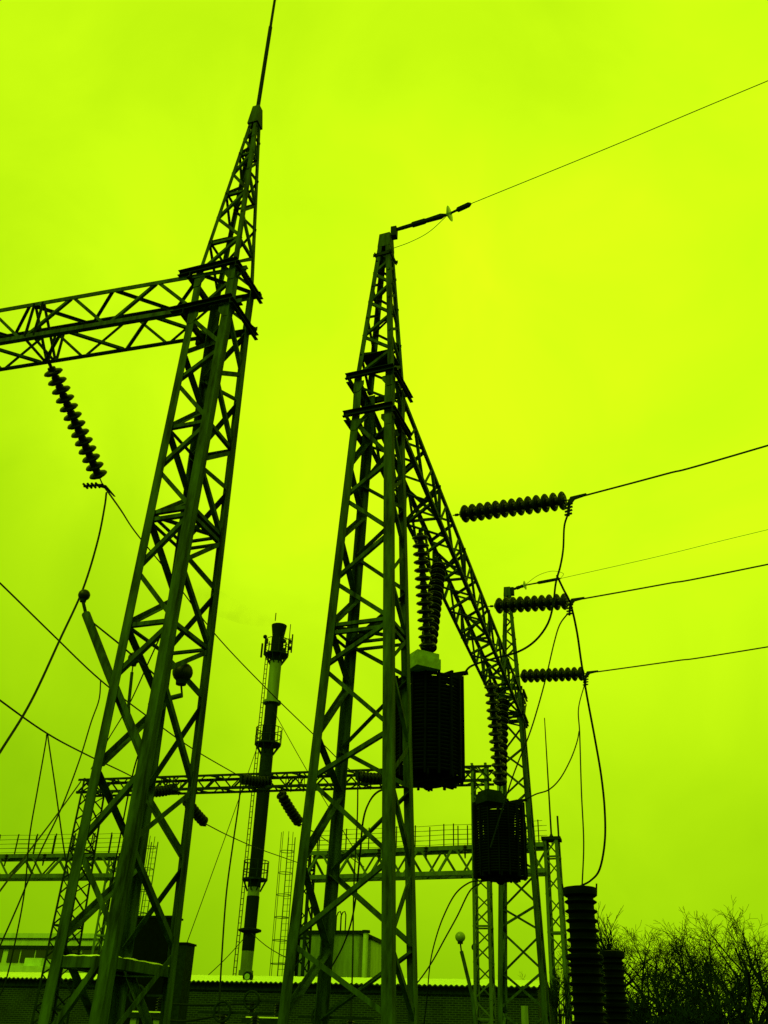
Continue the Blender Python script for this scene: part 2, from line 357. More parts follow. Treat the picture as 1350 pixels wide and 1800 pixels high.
# wide angle iron ring with a crust of snow low on the left tower
zr = zs(2.6)
for ka, kb in FACES.values():
    p0, p1 = T1.corner(ka, zr), T1.corner(kb, zr); n = -face_normal(T1, ka, kb, zr); e = (p1-p0).normalized(); p0 = p0+e*.03-n*.016; p1 = p1-e*.03-n*.016
    rg = MB().angle(p0-V((0, 0, .075)), p1-V((0, 0, .075)), V((0, 0, 1)), -n, .10, .012).build('ring_angle', 'steel', t1)
    d = (p1-p0).normalized(); q = MB()
    pts = [p0.lerp(p1, i/12) for i in range(13)]
    q.tube([x-n*.012+V((0, 0, .026+.005*math.sin(i*2.3))) for i, x in enumerate(pts)], [.011+.004*math.sin(i*1.7+1) for i in range(13)], 6)
    q.build('snow_crust', 'snow', rg, True)
# middle tower ---------------------------------------------------------------
lv2 = [('a', T2.zb-.08), ('b', T2.zrow('B', 803)), ('a', T2.zrow('A', 874)), ('b', T2.zrow('B', 930)), ('a', T2.zrow('A', 1020)), ('b', T2.zrow('B', 1086)), ('a', T2.zrow('A', 1172)),
       ('b', T2.zrow('B', 1278)), ('a', T2.zrow('A', 1369)), ('b', T2.zrow('B', 1505)), ('a', T2.zrow('A', 1654)), ('b', T2.zrow('B', 1792)), ('a', zs(.6))]
zr2 = T2.zrow('B', 1090)
zt2 = z_up(T2.x, T2.y, 432)
t2, sc2 = build_tower(T2, 'middle lattice tower carrying the near end of the long receding crossbeam', lv2, [zr2], [zr2+.05, zr2-.06], .125, .055,
    dict(top=zt2, w=.21, n=8, leg=.08, br=.045, cap=.38, inset=.015), over=(.13, .03, .12))
zpl = z_up(T2.x, T2.y, 636)
MB().box(T2.local(0, 0, zpl), (.52, .50, .014), T2.rot).build('platform_plate', 'steel_dark', t2)
# far tower ------------------------------------------------------------------
zt3 = z_up(T3.x, T3.y, 1044)
t3, sc3 = build_tower(T3, 'far lattice tower at the end of the receding crossbeam, by the black coil', lv2, [zr2], [zr2+.05, zr2-.06], .12, .055,
    dict(top=zt3, w=.20, n=8, leg=.085, br=.045, cap=.35, inset=.06))

# ------------------------------------------------------------------ crossbeams
def beam(label, P0, P1, wd, h, npan, ch_w, br_w, side, dia=(), group=None, mt='steel', name='lattice_crossbeam', phase=0):
    P0, P1 = V(P0), V(P1); root = thing(name, P0, label, 'crossbeam', group)
    d = (P1-P0); ln = d.length; d.normalize(); sdv = V(side).normalized(); sdv = (sdv-d*sdv.dot(d)).normalized(); up = V((0, 0, 1))
    def c(i, j, t): return P0+d*(ln*t)+sdv*(wd/2*i)+up*(h*j)     # i = -1 / 1 side, j = 0 / 1 bottom / top
    for i in (-1, 1):
        for j in (0, 1):
            MB().angle(c(i, j, 0), c(i, j, 1), -sdv*i, up*(1-2*j), ch_w, .01).build('chord', mt, root)
    faces = [((-1, 0), (-1, 1), sdv, 0), ((1, 0), (1, 1), -sdv, 1), ((-1, 0), (1, 0), up, 1), ((-1, 1), (1, 1), -up, 0)]
    for a, b, nin, ph in faces:
        for k in range(npan):
            t0, t1 = k/npan, (k+1)/npan
            q0, q1 = (a, b) if (k+ph+phase) % 2 == 0 else (b, a)
            p0, p1 = c(*q0, t0), c(*q1, t1); e = (p1-p0).normalized()
            brace(p0+e*.04, p1-e*.04, nin, br_w, root, mt, off=.011)
    for t in dia:
        for a, b in (((-1, 0), (1, 1)), ((1, 0), (-1, 1)), ((-1, 0), (-1, 1)), ((1, 0), (1, 1)), ((-1, 0), (1, 0))):
            p0, p1 = c(*a, t), c(*b, t); e = (p1-p0).normalized()
            MB().bar(p0+e*.03, p1-e*.03, br_w*1.2, .012 if a[0] == b[0] or a[1] == b[1] else .02, d).build('diaphragm_bar', 'steel_dark', root)
    return root, c
b1, c1 = beam('lattice crossbeam running out of the frame to the left from the tallest tower', (T1.x+.47, T1.y, T1.zb-.05), (T1.x-9.73, T1.y, T1.zb-.05), T1.dt, T1.zt-T1.zb, 14, .075, .045, (0, 1, 0), dia=(.335, .35, .71), phase=1)
print('beam1', [[round(q) for q in proj(c1(-1, j, k/14))] for k in range(6) for j in (0, 1)])
b2, c2 = beam('long lattice crossbeam receding from the middle tower to the far tower', (T2.x, T2.y-.1, T2.zb-.05), (T3.x, T3.y+.9, T2.zb-.05), T2.dt, T2.zt-T2.zb, 24, .075, .05, (1, 0, 0), dia=(.2, .36, .56, .76, .93))

# ------------------------------------------------------------------ insulator strings
def disc_mesh():
    R = .152
    p = [(.05, -.073), (.062, -.066), (.066, -.03), (R*.62, -.024), (R*.88, -.010), (R*.99, .010), (R, .020), (R*.96, .030), (R*.88, .034), (R*.82, .028), (R*.78, .046), (R*.70, .050), (R*.66, .034), (R*.58, .050), (R*.5, .054), (.058, .045), (.05, .073)]
    mb = MB(); mb.lathe(p, (0, 0, 0), (0, 0, 1), 24); return mb
DISC = None
def string(label, P0, P1, n, group, size=1.0, lead=.16, tail=.10, flip=1, sag=0.0, mt='porcelain'):
    """string of n discs from P0 to P1"""
    global DISC
    P0, P1 = V(P0), V(P1); ln = (P1-P0).length; d = (P1-P0).normalized()
    root = thing('insulator_string', P0, label, 'insulator', group)
    def at(t): return P0.lerp(P1, t)-V((0, 0, sag*4*t*(1-t)))
    MB().tube([P0, at(lead/ln)], .011, 6).build('link', 'steel_dark', root)
    MB().lathe([(.01, -.05), (.028, -.03), (.028, .03), (.01, .05)], at(lead/ln*.5), d, 8).build('shackle', 'steel_dark', root)
    pitch = (ln-lead-tail)/n
    if DISC is None:
        o = disc_mesh().build('insulator_disc', mt); DISC = o.data; bpy.data.objects.remove(o)
        for p in DISC.polygons: p.use_smooth = True
        try: DISC.set_sharp_from_angle(angle=math.radians(50))
        except Exception: pass
    for i in range(n):
        t = (lead+pitch*(i+.5))/ln; q = at(t); dd = (at(min(t+.02, 1))-at(max(t-.02, 0))).normalized()
        o = bpy.data.objects.new('insulator_disc', DISC); COL.objects.link(o); o.parent = root
        o.location = q-P0; o.rotation_euler = (dd*flip).to_track_quat('Z', 'Y').to_euler(); o.scale = (size, size, pitch/.146)
    MB().tube([at(1-tail/ln), P1], .012, 6).build('link', 'steel_dark', root)
    return root
def clamp(root, P, d, drop, s=1.0):
    """wedge tension clamp along d with the bolted jumper lug hanging along drop"""
    d = V(d).normalized(); drop = V(drop).normalized(); sd_ = d.cross(drop).normalized()
    MB().section(P-sd_*.02*s, P+sd_*.02*s, [(-.02*s, -.09*s), (.05*s, -.12*s), (.12*s, -.02*s), (.34*s, .0), (.34*s, .035*s), (.04*s, .05*s)], d, -drop).build('tension_clamp', 'steel_dark', root)
    mb = MB()
    for k in range(4):
        q = P+drop*(.10+.075*k)*s+d*.02*s
        mb.bar(q-d*.07*s, q+d*.07*s, .03*s, .03*s); mb.bar(q-sd_*.05*s, q+sd_*.05*s, .022*s, .022*s)
    mb.tube([P+d*.02*s, P+drop*.36*s+d*.02*s], .025*s, 6)
    mb.build('jumper_lug', 'steel_dark', root)
def wire(label, pts, r, group=None, n=8, name='conductor_wire', cat='wire', seg=6, mt='wire'):
    return solo(MB().tube(spline(pts, n), r*1.18, seg), name, mt, label, cat, group, True)

LINE = V((.98, -.19, 0)).normalized()
STR = V((.92, -.39, -.02)).normalized()          # the strings swing a little further towards the road than the lines
xr = T2.x+T2.dt/2
GR = 'tension insulator strings on the receding crossbeam'
ends = []
for (a, b0, b1_, e, cl, n, lab) in (
    ((796, 906), (808, 904), (999, 879), (1350, 783), (998, 905), 13, 'nearest and longest of the three tension insulator strings reaching right from the receding crossbeam'),
    ((858, 1066), (868, 1065), (1001, 1057), (1350, 992), (992, 1075), 10, 'middle one of the three tension insulator strings reaching right from the receding crossbeam'),
    ((905, 1189), (912, 1188), (1029, 1184), (1350, 1137), (1022, 1200), 10, 'farthest of the three tension insulator strings reaching right from the receding crossbeam')):
    P0 = on_x(a[0], a[1], xr); P1 = on_dir(b1_[0], b1_[1], P0, STR)
    P1 = P0+(P1-P0)
    d = ray(*b1_); P1 = EYE+d*((P1-EYE).dot(d))
    k = (P1-P0).length/((n+1.2)*.146)
    r = string(lab, P0, P1, n, GR, size=max(.9, min(k, 1.25)), lead=.15*k, tail=.05)
    E = on_dir(e[0], e[1], P1, LINE); dd = ray(*e); E = EYE+dd*((E-EYE).dot(dd))
    dirw = (E-P1).normalized()
    clamp(r, P1, dirw, V((-.12, -.1, -1)))
    ends.append((P1, dirw, E))
for (P1, dirw, E), lab in zip(ends, ('taut line conductor from the nearest tension string out to the right', 'taut line conductor from the middle tension string out to the right', 'taut line conductor from the farthest tension string out to the right')):
    wire(lab, [P1+dirw*.3, P1.lerp(E, .5)-V((0, 0, .012)), E, E+(E-P1)*3+V((0, 0, .3))], .014, 'line conductors leaving to the right')
for e in ends: print('string end', e[0])

# left string below crossbeam 1
P0 = on_y(86, 637, T1.y+T1.dt/2); P1 = on_len(180, 851, P0, 2.2)
rl = string('suspension insulator string hanging slanted under the left crossbeam', P0, P1, 13, None, size=1.02, lead=.08, tail=.12)
tag(rl, group=None)
PL = P1
print('left string', P0, P1)
clamp(rl, PL, (ray(240, 940)*20-ray(190, 862)*15).normalized() if False else V((.25, 1, -.28)), V((-.6, -.5, -.3)), .9)

# ------------------------------------------------------------------ background gantry with two columns (parallel to the left crossbeam)
ZG = 11.0
gA, gB = on_z(150, 1398, ZG), on_z(862, 1377, ZG)
print('gantry', gA, gB)
gd = (gB-gA).normalized(); gs = V((-gd.y, gd.x, 0))
GW, GH = .75, .62
gb, cg = beam('distant level crossbeam behind the towers with insulator strings at both sides', gA-gd*.25, gB+gd*.1, GW, GH, 30, .10, .06, gs, dia=(.22, .25, .53, .56, .72, .75), mt='steel_dark')
def column(label, P, w0, w1, d0, d1, ztop, npan, lw, bw_, mt, dx, group=None, horiz=3, name='lattice_column'):
    root = thing(name, (P.x, P.y, 0), label, 'lattice column', group); dx = V(dx).normalized(); dy = V((-dx.y, dx.x, 0))
    def c(k, z):
        t = z/ztop; sx, sy = {'A': (-1, -1), 'B': (1, -1), 'C': (1, 1), 'D': (-1, 1)}[k]
        return V((P.x, P.y, z))+dx*sx*(w0*(1-t)+w1*t)/2+dy*sy*(d0*(1-t)+d1*t)/2
    for k, (sx, sy) in {'A': (-1, -1), 'B': (1, -1), 'C': (1, 1), 'D': (-1, 1)}.items():
        MB().angle(c(k, 0.01), c(k, ztop), -dx*sx, -dy*sy, lw, .014).build('leg', mt, root)
    for ka, kb in FACES.values():
        for i in range(npan):
            z0, z1 = ztop*i/npan, ztop*(i+1)/npan
            n = (V((P.x, P.y, 0))-(c(ka, 0)+c(kb, 0))/2); n.z = 0; n.normalize()
            q0, q1 = (ka, kb) if i % 2 == 0 else (kb, ka)
            brace(c(q0, z0), c(q1, z1), n, bw_, root, mt, off=.016)
            if horiz and i % horiz == 0 and i: brace(c(ka, z0), c(kb, z0), n, bw_*1.3, root, mt, off=.03)
    return root, c
column('background lattice column under the left end of the distant crossbeam', gA+gd*.35, .75, .62, 1.6, .9, ZG+GH, 20, .09, .05, 'steel_dark', gd, horiz=5)
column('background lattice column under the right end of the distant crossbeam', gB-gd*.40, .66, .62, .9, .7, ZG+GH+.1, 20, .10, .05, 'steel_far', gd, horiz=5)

# strings on the distant crossbeam
yg = gA.y
def gline(px, py): # point on the vertical plane of the gantry beam
    d = ray(px, py); nrm = gs; return EYE+d*((gA-EYE).dot(nrm)/d.dot(nrm))
GG = 'insulator strings on the distant crossbeam'
for a, b, n, lab, off in (((478, 1374), (424, 1369), 9, 'horizontal insulator string in front of the distant crossbeam beside the chimney', -.6),
                          ((492, 1392), (526, 1446), 9, 'drooping insulator string under the distant crossbeam right of the chimney', .9),
                          ((312, 1384), (266, 1392), 8, 'short horizontal insulator string seen through the left tower on the distant crossbeam', -.5),
                          ((326, 1404), (360, 1446), 8, 'drooping insulator string under the distant crossbeam beside the left tower', .9),
                          ((682, 1368), (628, 1364), 8, 'horizontal insulator string on the distant crossbeam behind the middle tower', -.6)):
    A_ = gline(*a); B_ = gline(*b); B_ = EYE+(B_-EYE)*(1+off/31.0*1.6)
    st = string(lab, A_, B_, n, GG, size=1.5, lead=.05, tail=.05, sag=.05)
    MB().box(B_, (.12, .12, .3)).build('clamp', 'steel_dark', st)

# ------------------------------------------------------------------ coils (line traps) hung from the receding crossbeam
def coil(label, px0, px1, y0, y1, tops, joint, X, box=True, seed=0):
    ctr = on_x((px0+px1)/2, (y0+y1)/2, X); q = ppm(ctr); r = (px1-px0)/2/q; h = (z_up(ctr.x, ctr.y, y0+14)-z_up(ctr.x, ctr.y, y1-16)); zb = z_up(ctr.x, ctr.y, y1-16)
    root = thing('line_trap_coil', (ctr.x, ctr.y, zb), label, 'line trap', 'black line trap coils under the receding crossbeam')
    n = 26; ro = r*.95
    for k in range(n):
        z = zb+h*(k+.5)/n; t = h/n*.36; rr_ = ro*(1+.006*math.sin(k*5.1))
        MB().lathe([(rr_, -t), (rr_+.012, 0), (rr_, t), (rr_-.03, t), (rr_-.03, -t)], (ctr.x, ctr.y, z), (0, 0, 1), 40, True).build('winding', 'black', root, True)
    MB().lathe([(ro*.62, 0), (ro*.62, h*.84), (ro*.58, h*.84), (ro*.58, 0)], (ctr.x, ctr.y, zb+h*.06), (0, 0, 1), 28, True).build('inner_cylinder', 'black', root, True)
    for k in range(16):
        a = 6.28319*(k+.3)/16; e = V((math.cos(a), math.sin(a), 0)); p = V((ctr.x, ctr.y, 0))+e*(ro+.018)
        MB().bar(p+V((0, 0, zb-.06)), p+V((0, 0, zb+h+.05+.05*(k % 4 == 0))), .035, .05, e).build('spacer_bar', 'black', root)
    for z, nm in ((zb-.03, 'bottom_spider'), (zb+h+.03, 'top_spider')):
        mb = MB()
        for k in range(4):
            a = math.pi*k/4+.2; e = V((math.cos(a), math.sin(a), 0)); c = V((ctr.x, ctr.y, z))
            mb.bar(c-e*ro*1.03, c+e*ro*1.03, .04, .09, (0, 0, 1))
        mb.lathe([(.12, -.05), (.12, .05)], (ctr.x, ctr.y, z), (0, 0, 1), 12)
        if nm == 'bottom_spider':
            mb.lathe([(.05, -.16), (.10, -.12), (.10, 0)], (ctr.x, ctr.y, z), (0, 0, 1), 12)
            mb.lathe([(ro*.5, -.07), (ro*.5, 0), (ro*.3, 0), (ro*.3, -.07)], (ctr.x, ctr.y, z), (0, 0, 1), 24, True)
        mb.build(nm, 'black', root)
    tm = MB(); te = (CR*.8-CF*.2); te.z = 0; te.normalize(); tp = V((ctr.x, ctr.y, zb+h+.12))+te*ro*.75
    tm.tube([tp-V((0, 0, .14)), tp+V((0, 0, .02))], .05, 8); tm.bar(tp, tp+te*.26+V((0, 0, .03)), .09, .05); tm.box(tp+te*.1+V((0, 0, -.06)), (.12, .12, .1))
    tm.build('terminal', 'black', root)
    J = on_x(joint[0], joint[1], X)
    for (tx, ty), lab2 in tops:
        string(lab2, on_x(tx, ty, X), J+(on_x(tx, ty, X)-J).normalized()*.03, 14 if box else 13, 'insulator strings carrying the coils', size=1.0 if box else 1.15, lead=.05, tail=.03)
    MB().tube([J, V((ctr.x, ctr.y, zb+h+.02))], .02, 8).build('hanger_rod', 'steel_dark', root)
    for k in range(3):
        a = 6.28319*k/3+.6; e = V((math.cos(a), math.sin(a), 0)); b = V((ctr.x, ctr.y, zb+h+.04))+e*ro*.5
        MB().tube([b, b+V((0, 0, .12)), b+V((0, 0, .16))-e*.05, b+V((0, 0, .12))-e*.1, b-e*.1], .014, 6).build('lifting_eye', 'black', root)
    return root, ctr, zb, h, ro, tp+te*.2+V((0, 0, .03))
XC = T2.x
ca = coil('nearer and larger black cylindrical coil hanging beside the middle tower below a pale box', 692, 815, 1186, 1384,
     [((738, 932), 'nearer of the two insulator strings above the larger coil'), ((772, 990), 'farther of the two insulator strings above the larger coil')], (752, 1146), XC)
cb = coil('farther black cylindrical coil hanging in front of the far tower', 832, 924, 1404, 1556,
     [((862, 1196), 'nearer of the two insulator strings above the farther coil'), ((884, 1226), 'farther of the two insulator strings above the farther coil')], (879, 1382), XC, box=False)
print('coils', ca[1], cb[1], ca[4], cb[4])
# sheet-metal boxes above the coils
pc = on_x(742, 1166, XC)
bx = thing('coupling_box', pc, 'pale square sheet metal box on top of the nearer black coil', 'metal box')
MB().box(pc-V((0, 0, .05)), (.46, .46, .18), .75).build('box_body', 'pale_metal', bx); MB().box(pc+V((0, 0, .085)), (.42, .42, .11), .75).build('box_lid', 'pale_metal', bx)
pc = on_x(861, 1402, XC)
bx = thing('coupling_box', pc, 'dark square sheet metal box on top of the farther black coil', 'metal box')
MB().box(pc-V((0, 0, .03)), (.46, .46, .22), .75).build('box_body', 'steel_dark', bx); MB().box(pc+V((0, 0, .10)), (.40, .40, .07), .75).build('box_lid', 'steel_dark', bx)
pt = on_x(882, 1400, XC-.15)
solo(MB().tube([pt+V((0, -.3, -.45)), pt+V((0, -.3, .42))], .075, 10), 'metal_sleeve', 'pale_metal', 'short pale metal tube standing beside the box on the farther coil', 'tube')

# ------------------------------------------------------------------ ground wires on the spires
def ground_string(T, ztip, a, g1, e, far, lab, s):
    P0 = V((T.x+.1*s, T.y, ztip)); P0 = EYE+ray(*a)*((P0-EYE).dot(ray(*a)))
    def along(q, P): P_ = on_dir(q[0], q[1], P, LINE); d = ray(*q); return EYE+d*((P_-EYE).dot(d))
    G = along(g1, P0); E = along(e, P0); F_ = along(far, P0)
    root = thing('ground_wire_fitting', P0, lab, 'wire fitting')
    d = (E-P0).normalized()
    pr = MB(); segs = [P0.lerp(G, t) for t in (0, .12, .3, .32, .55, .57, .85, .95)]
    pr.tube(segs, [.03*s, .035*s, .035*s, .05*s, .05*s, .04*s, .05*s, .02*s], 8); pr.build('turnbuckle', 'steel_dark', root)
    gl = MB(); gl.lathe([(.02, -.05), (.05, -.03), (.135, .01), (.14, .02), (.1, .03), (.03, .03), (.02, .05)], G, d, 22)
    gl.build('glass_disc', 'glass', root, True)
    cl = MB(); cl.tube([G+d*.02, G.lerp(E, .35), G.lerp(E, .4), G.lerp(E, .9), E], [.02*s, .022*s, .045*s, .045*s, .02*s], 8); cl.build('dead_end_clamp', 'steel_dark', root)
    MB().box(P0-V((.03, 0, .07)), (.1*s, .12*s, .22*s)).build('bracket', 'steel_dark', root)
    return P0, G, E, F_
P0, G, E, F_ = ground_string(T2, sc2('A', zt2).z+.1, (696, 404), (789, 376), (828, 358), (1350, 142), 'ground wire fitting with a glass disc on the middle tower top', 1)
wire('thin overhead ground wire rising right from the middle tower top', [E, E.lerp(F_, .5)-V((0, 0, .02)), F_, F_+(F_-E)*1.5], .006, 'overhead ground wires')
Bq = sc2('B', zt2-.25)
wire('thin slack bonding lead looping under the fitting of the middle tower', [Bq, on_y(722, 425, Bq.y), on_y(755, 407, Bq.y), G], .005, None, mt='steel_far')
P0, G, E, F_ = ground_string(T3, sc3('A', zt3).z+.1, (902, 1036), (922, 1029), (985, 1017), (1350, 931), 'ground wire fitting with a glass disc on the far tower top', 1.1)
wire('thin overhead ground wire leaving right from the far tower top', [E, E.lerp(F_, .5)-V((0, 0, .03)), F_, F_+(F_-E)*1.5], .006, 'overhead ground wires', mt='steel_far')
wire('thin slack bonding lead arching over the fitting of the far tower', [G, on_dir(945, 1009, G, LINE), on_dir(975, 1003, G, LINE), on_dir(991, 1012, G, LINE)] if False else [G, EYE+(ray(945, 1012)*(G-EYE).length), EYE+(ray(970, 1004)*(E-EYE).length), EYE+(ray(990, 1008)*(E-EYE).length), E], .006, mt='steel_far')

# ------------------------------------------------------------------ current transformers lower right
def ribbed(label, px, w, y0, ymid, Y, nrib, group):
    P = on_y(px, y0, Y); q = ppm(P); R = w/2/q; zt_ = P.z; root = thing('current_transformer', (P.x, P.y, 0), label, 'transformer column', group)
    zm = z_up(P.x, P.y, ymid)
    def stack(z0, z1, r, nm):
        n = max(3, int(round((z1-z0)/.165))); pr = [(r*.80, 0)]
        for k in range(n):
            a, b = (z1-z0)*k/n, (z1-z0)*(k+1)/n; s = b-a
            pr += [(r*.80, a+s*.2), (r*.98, a+s*.40), (r, a+s*.47), (r*.98, a+s*.54), (r*.80, a+s*.72)]
        pr.append((r*.80, z1-z0)); MB().lathe(pr, (P.x, P.y, z0), (0, 0, 1), 36).build(nm, 'black', root, True)
    stack(zm, zt_-.16, R, 'upper_porcelain'); stack(1.6, zm-.1, R*1.08, 'lower_porcelain')
    MB().lathe([(R*1.0, 0), (R*1.12, .02), (R*1.12, .08), (R, .1)], (P.x, P.y, zm-.1), (0, 0, 1), 30).build('flange', 'black', root)
    MB().lathe([(R*.9, 0), (R*1.04, .03), (R*1.06, .12), (R*1.0, .17), (R*.5, .20), (.05, .21)], (P.x, P.y, zt_-.16), (0, 0, 1), 30).build('head_cap', 'black', root, True)
    tb = MB()
    for sx in (-1, 1): tb.bar((P.x+sx*R*1.0, P.y, zt_-.1), (P.x+sx*R*1.06, P.y, zt_+.09), .03, .03)
    tb.build('terminal_pin', 'black', root)
    MB().box((P.x, P.y, 1.45), (R*2.4, R*2.4, .3)).build('tank', 'steel_dark', root)
    for sx in (-1, 1):
        for sy in (-1, 1): MB().bar((P.x+sx*R, P.y+sy*R, 0), (P.x+sx*R, P.y+sy*R, 1.3), .1, .1).build('leg', 'concrete', root)
    return V((P.x, P.y, zt_+.04))
CT1 = ribbed('larger black ribbed transformer column at lower right with two jumpers on its head', 1019, 56, 1562, 1678, 20, 12, 'black ribbed transformer columns')
CT2 = ribbed('smaller black ribbed transformer column half hidden beside the larger one', 1076, 40, 1674, 1764, 27, 10, 'black ribbed transformer columns')

# ------------------------------------------------------------------ jumpers and slack conductors
def wy(label, pts, r, group=None, **k): return wire(label, [on_y(a, b, y) for a, b, y in pts], r, group, **k)
def lerp_y(pts, y0, y1):
    n = len(pts)-1; return [(a, b, y0+(y1-y0)*i/n) for i, (a, b) in enumerate(pts)]
def anchored(label, P0, pts, P1, r, group=None, **k):      # from a known point to a known point over sighted ones
    y0 = P0.y if P0 is not None else P1.y; y1 = P1.y if P1 is not None else P0.y
    n = len(pts)+1; q = [on_y(a, b, y0+(y1-y0)*(i+1)/n) for i, (a, b) in enumerate(pts)]
    return wire(label, ([P0] if P0 is not None else [])+q+([P1] if P1 is not None else []), r, group, **k)
JG = 'jumpers between the strings, coils and transformers'
E1, E2, E3 = [e[0] for e in ends]
anchored('jumper from the nearest tension string down to the larger coil', E1+V((-.02, -.03, -.3)), [(992, 925), (990, 965), (985, 995), (977, 1025), (972, 1065), (962, 1098), (940, 1127), (910, 1146), (870, 1157), (830, 1170)], ca[5], .016, JG)
anchored('longest jumper from the nearest tension string down to the transformer head', on_y(979, 1012, E1.y+.2), [(990, 1035), (1003, 1062), (1014, 1110), (1022, 1165), (1032, 1225), (1046, 1300), (1057, 1365), (1063, 1425), (1063, 1480), (1054, 1528), (1038, 1548)], CT1, .017, JG)
anchored('jumper slanting left from the middle tension string behind the far coil', E2+V((-.05, -.03, -.3)), [(984, 1098), (974, 1130), (960, 1190), (945, 1245), (930, 1292), (905, 1355), (890, 1400)], on_y(862, 1490, 19), .014, JG)
anchored('straight jumper from the farthest tension string to the transformer head', E3+V((-.04, -.03, -.3)), [(1017, 1245), (1019, 1290), (1022, 1390), (1026, 1480)], CT1+V((.05, 0, 0)), .013, JG)
anchored('jumper curving left from the farthest tension string to the farther coil', on_y(1018, 1285, E3.y), [(1014, 1305), (1003, 1335), (985, 1368), (965, 1388), (942, 1396)], cb[5], .014, JG)
CG = 'conductors slung from the left crossbeam'
anchored('conductor from the slanted left string back to the distant crossbeam', PL, [(212, 896), (240, 938), (300, 1012), (380, 1117), (470, 1212), (550, 1290), (600, 1340)], gline(628, 1364), .015, CG)
wy('thick drop conductor curving from the slanted left string to the lower left edge', [(187, 866, 11.3), (184, 890, 11.2), (172, 950, 11.0), (146, 1035, 10.6), (105, 1125, 10), (55, 1232, 9.2), (0, 1322, 8.4), (-70, 1430, 7.4)], .013, CG)
wy('upper thin conductor crossing the left edge towards the distant crossbeam', [(-140, 892, 10.5), (0, 1025, 13), (90, 1113, 15), (176, 1195, 17), (260, 1260, 20), (340, 1317, 24), (424, 1366, 30)], .014, CG)
wy('lower thin conductor crossing the left edge towards the distant crossbeam', [(-120, 1140, 12), (0, 1231, 14.5), (84, 1290, 17), (155, 1328, 20), (230, 1364, 25), (268, 1388, 30)], .015, CG)
DG = 'drop leads below the slack conductors'
wy('left drop lead of the fork under the lower slack conductor', [(82, 1291, 17), (80, 1308, 17), (66, 1388, 17), (52, 1470, 17), (44, 1560, 17), (30, 1640, 17), (10, 1725, 17), (-6, 1760, 17)], .012, DG)
wy('right drop lead of the fork under the lower slack conductor', [(84, 1291, 17), (86, 1308, 17), (98, 1390, 17), (112, 1490, 17), (124, 1560, 17)], .012, DG)
wy('drop lead curving left from the upper slack conductor past the left tower', [(177, 1196, 17), (174, 1230, 17), (160, 1270, 16.8), (140, 1335, 16.5), (108, 1420, 16), (70, 1500, 15.5), (30, 1595, 15), (-10, 1685, 14.5)], .012, DG)
wy('straight lead from the distant crossbeam end down to the lower left edge', [(142, 1374, 30), (100, 1432, 27), (50, 1498, 23), (0, 1566, 20), (-60, 1645, 17)], .022, DG)
wy('long drop lead hanging from the horizontal string beside the chimney', [(423, 1374, 29.6), (420, 1410, 29.6), (410, 1480, 29.4), (398, 1570, 29), (390, 1680, 28.5), (384, 1790, 28)], .022, DG)
wy('thin drop lead behind the middle tower', [(629, 1368, 29.6), (628, 1440, 29.5), (622, 1560, 29), (620, 1690, 28.6), (616, 1800, 28)], .02, DG)
wy('thick cable curving down behind the middle tower from the larger coil', [(690, 1384, 14), (664, 1392, 14.3), (648, 1412, 14.6), (638, 1445, 15), (632, 1510, 16), (622, 1600, 17.4), (604, 1660, 18.6), (578, 1708, 20)], .014, DG)
wy('upper cable bending left from under the farther coil', [(846, 1548, 18), (824, 1552, 18), (800, 1572, 18.4), (780, 1610, 19), (766, 1650, 19.6), (756, 1695, 20), (750, 1760, 20.6), (744, 1810, 21)], .012, DG)
wy('lower cable running straight left from under the farther coil', [(846, 1552, 18), (826, 1566, 18), (804, 1610, 18.6), (782, 1650, 19.2), (760, 1690, 20), (738, 1722, 20.6), (715, 1748, 21)], .012, DG)
wy('thin lead from the drooping string right of the chimney to the rear gantry', [(527, 1448, 31), (560, 1468, 35), (600, 1496, 40), (640, 1524, 46)], .016, DG)
wy('thin lead from the drooping string by the left tower to the rear gantry', [(361, 1448, 31), (400, 1468, 34), (450, 1490, 39), (500, 1508, 43), (540, 1522, 47)], .016, DG)
wy('thin lead inside the left tower rising to the round lamp', [(262, 1290, 10.6), (236, 1350, 11), (206, 1500, 12.4), (190, 1600, 13)], .009, DG)
wy('thin slanting lead behind the left tower', [(282, 1118, 12), (262, 1162, 13), (226, 1240, 15), (190, 1300, 17), (160, 1352, 20)], .01, DG)

# ------------------------------------------------------------------ globe lamps on the left tower and by the building
def lamp(label, px, py, w, arm, Y, mt='globe', r_arm=.03, stay=None, name='globe_lamp'):
    C0 = on_y(px, py, Y); R = w/2/ppm(C0); root = thing(name, C0, label, 'lamp', 'globe lamps')
    MB().sphere(C0, R, 1, .98).build('lamp_globe', mt, root, True)
    p = [on_y(a, b, Y+k*.0) for k, (a, b) in enumerate(arm)]
    d = (p[0]-C0).normalized()
    MB().lathe([(R*.5, -R*1.25), (R*.55, -R*.8), (R*.9, -R*.35), (R*.95, -R*.2)], C0, (0, 0, 1), 14).build('lamp_collar', 'steel_dark', root, True)
    MB().tube([C0-V((0, 0, R*1.1)), p[0]], r_arm*.42, 8).build('stem', 'steel_dark', root)
    MB().tube(p, r_arm, 10).build('arm', 'steel', root)
    if stay: MB().tube([on_y(a, b, Y) for a, b in stay], .012, 6).build('stay', 'steel_dark', root)
    return root
yf = T1.corner('A', 6).y-.08
lamp('dark globe lamp on the thick slanting arm left of the left tower', 148, 1046, 21, [(151, 1079), (190, 1180), (258, 1345)], yf+.2, r_arm=.052, stay=[(160, 1092), (205, 1128), (272, 1186)])
lamp('small dark globe lamp seen inside the left tower', 236, 1157, 22, [(232, 1182), (226, 1240), (228, 1300)], T1.y+.5, r_arm=.02)
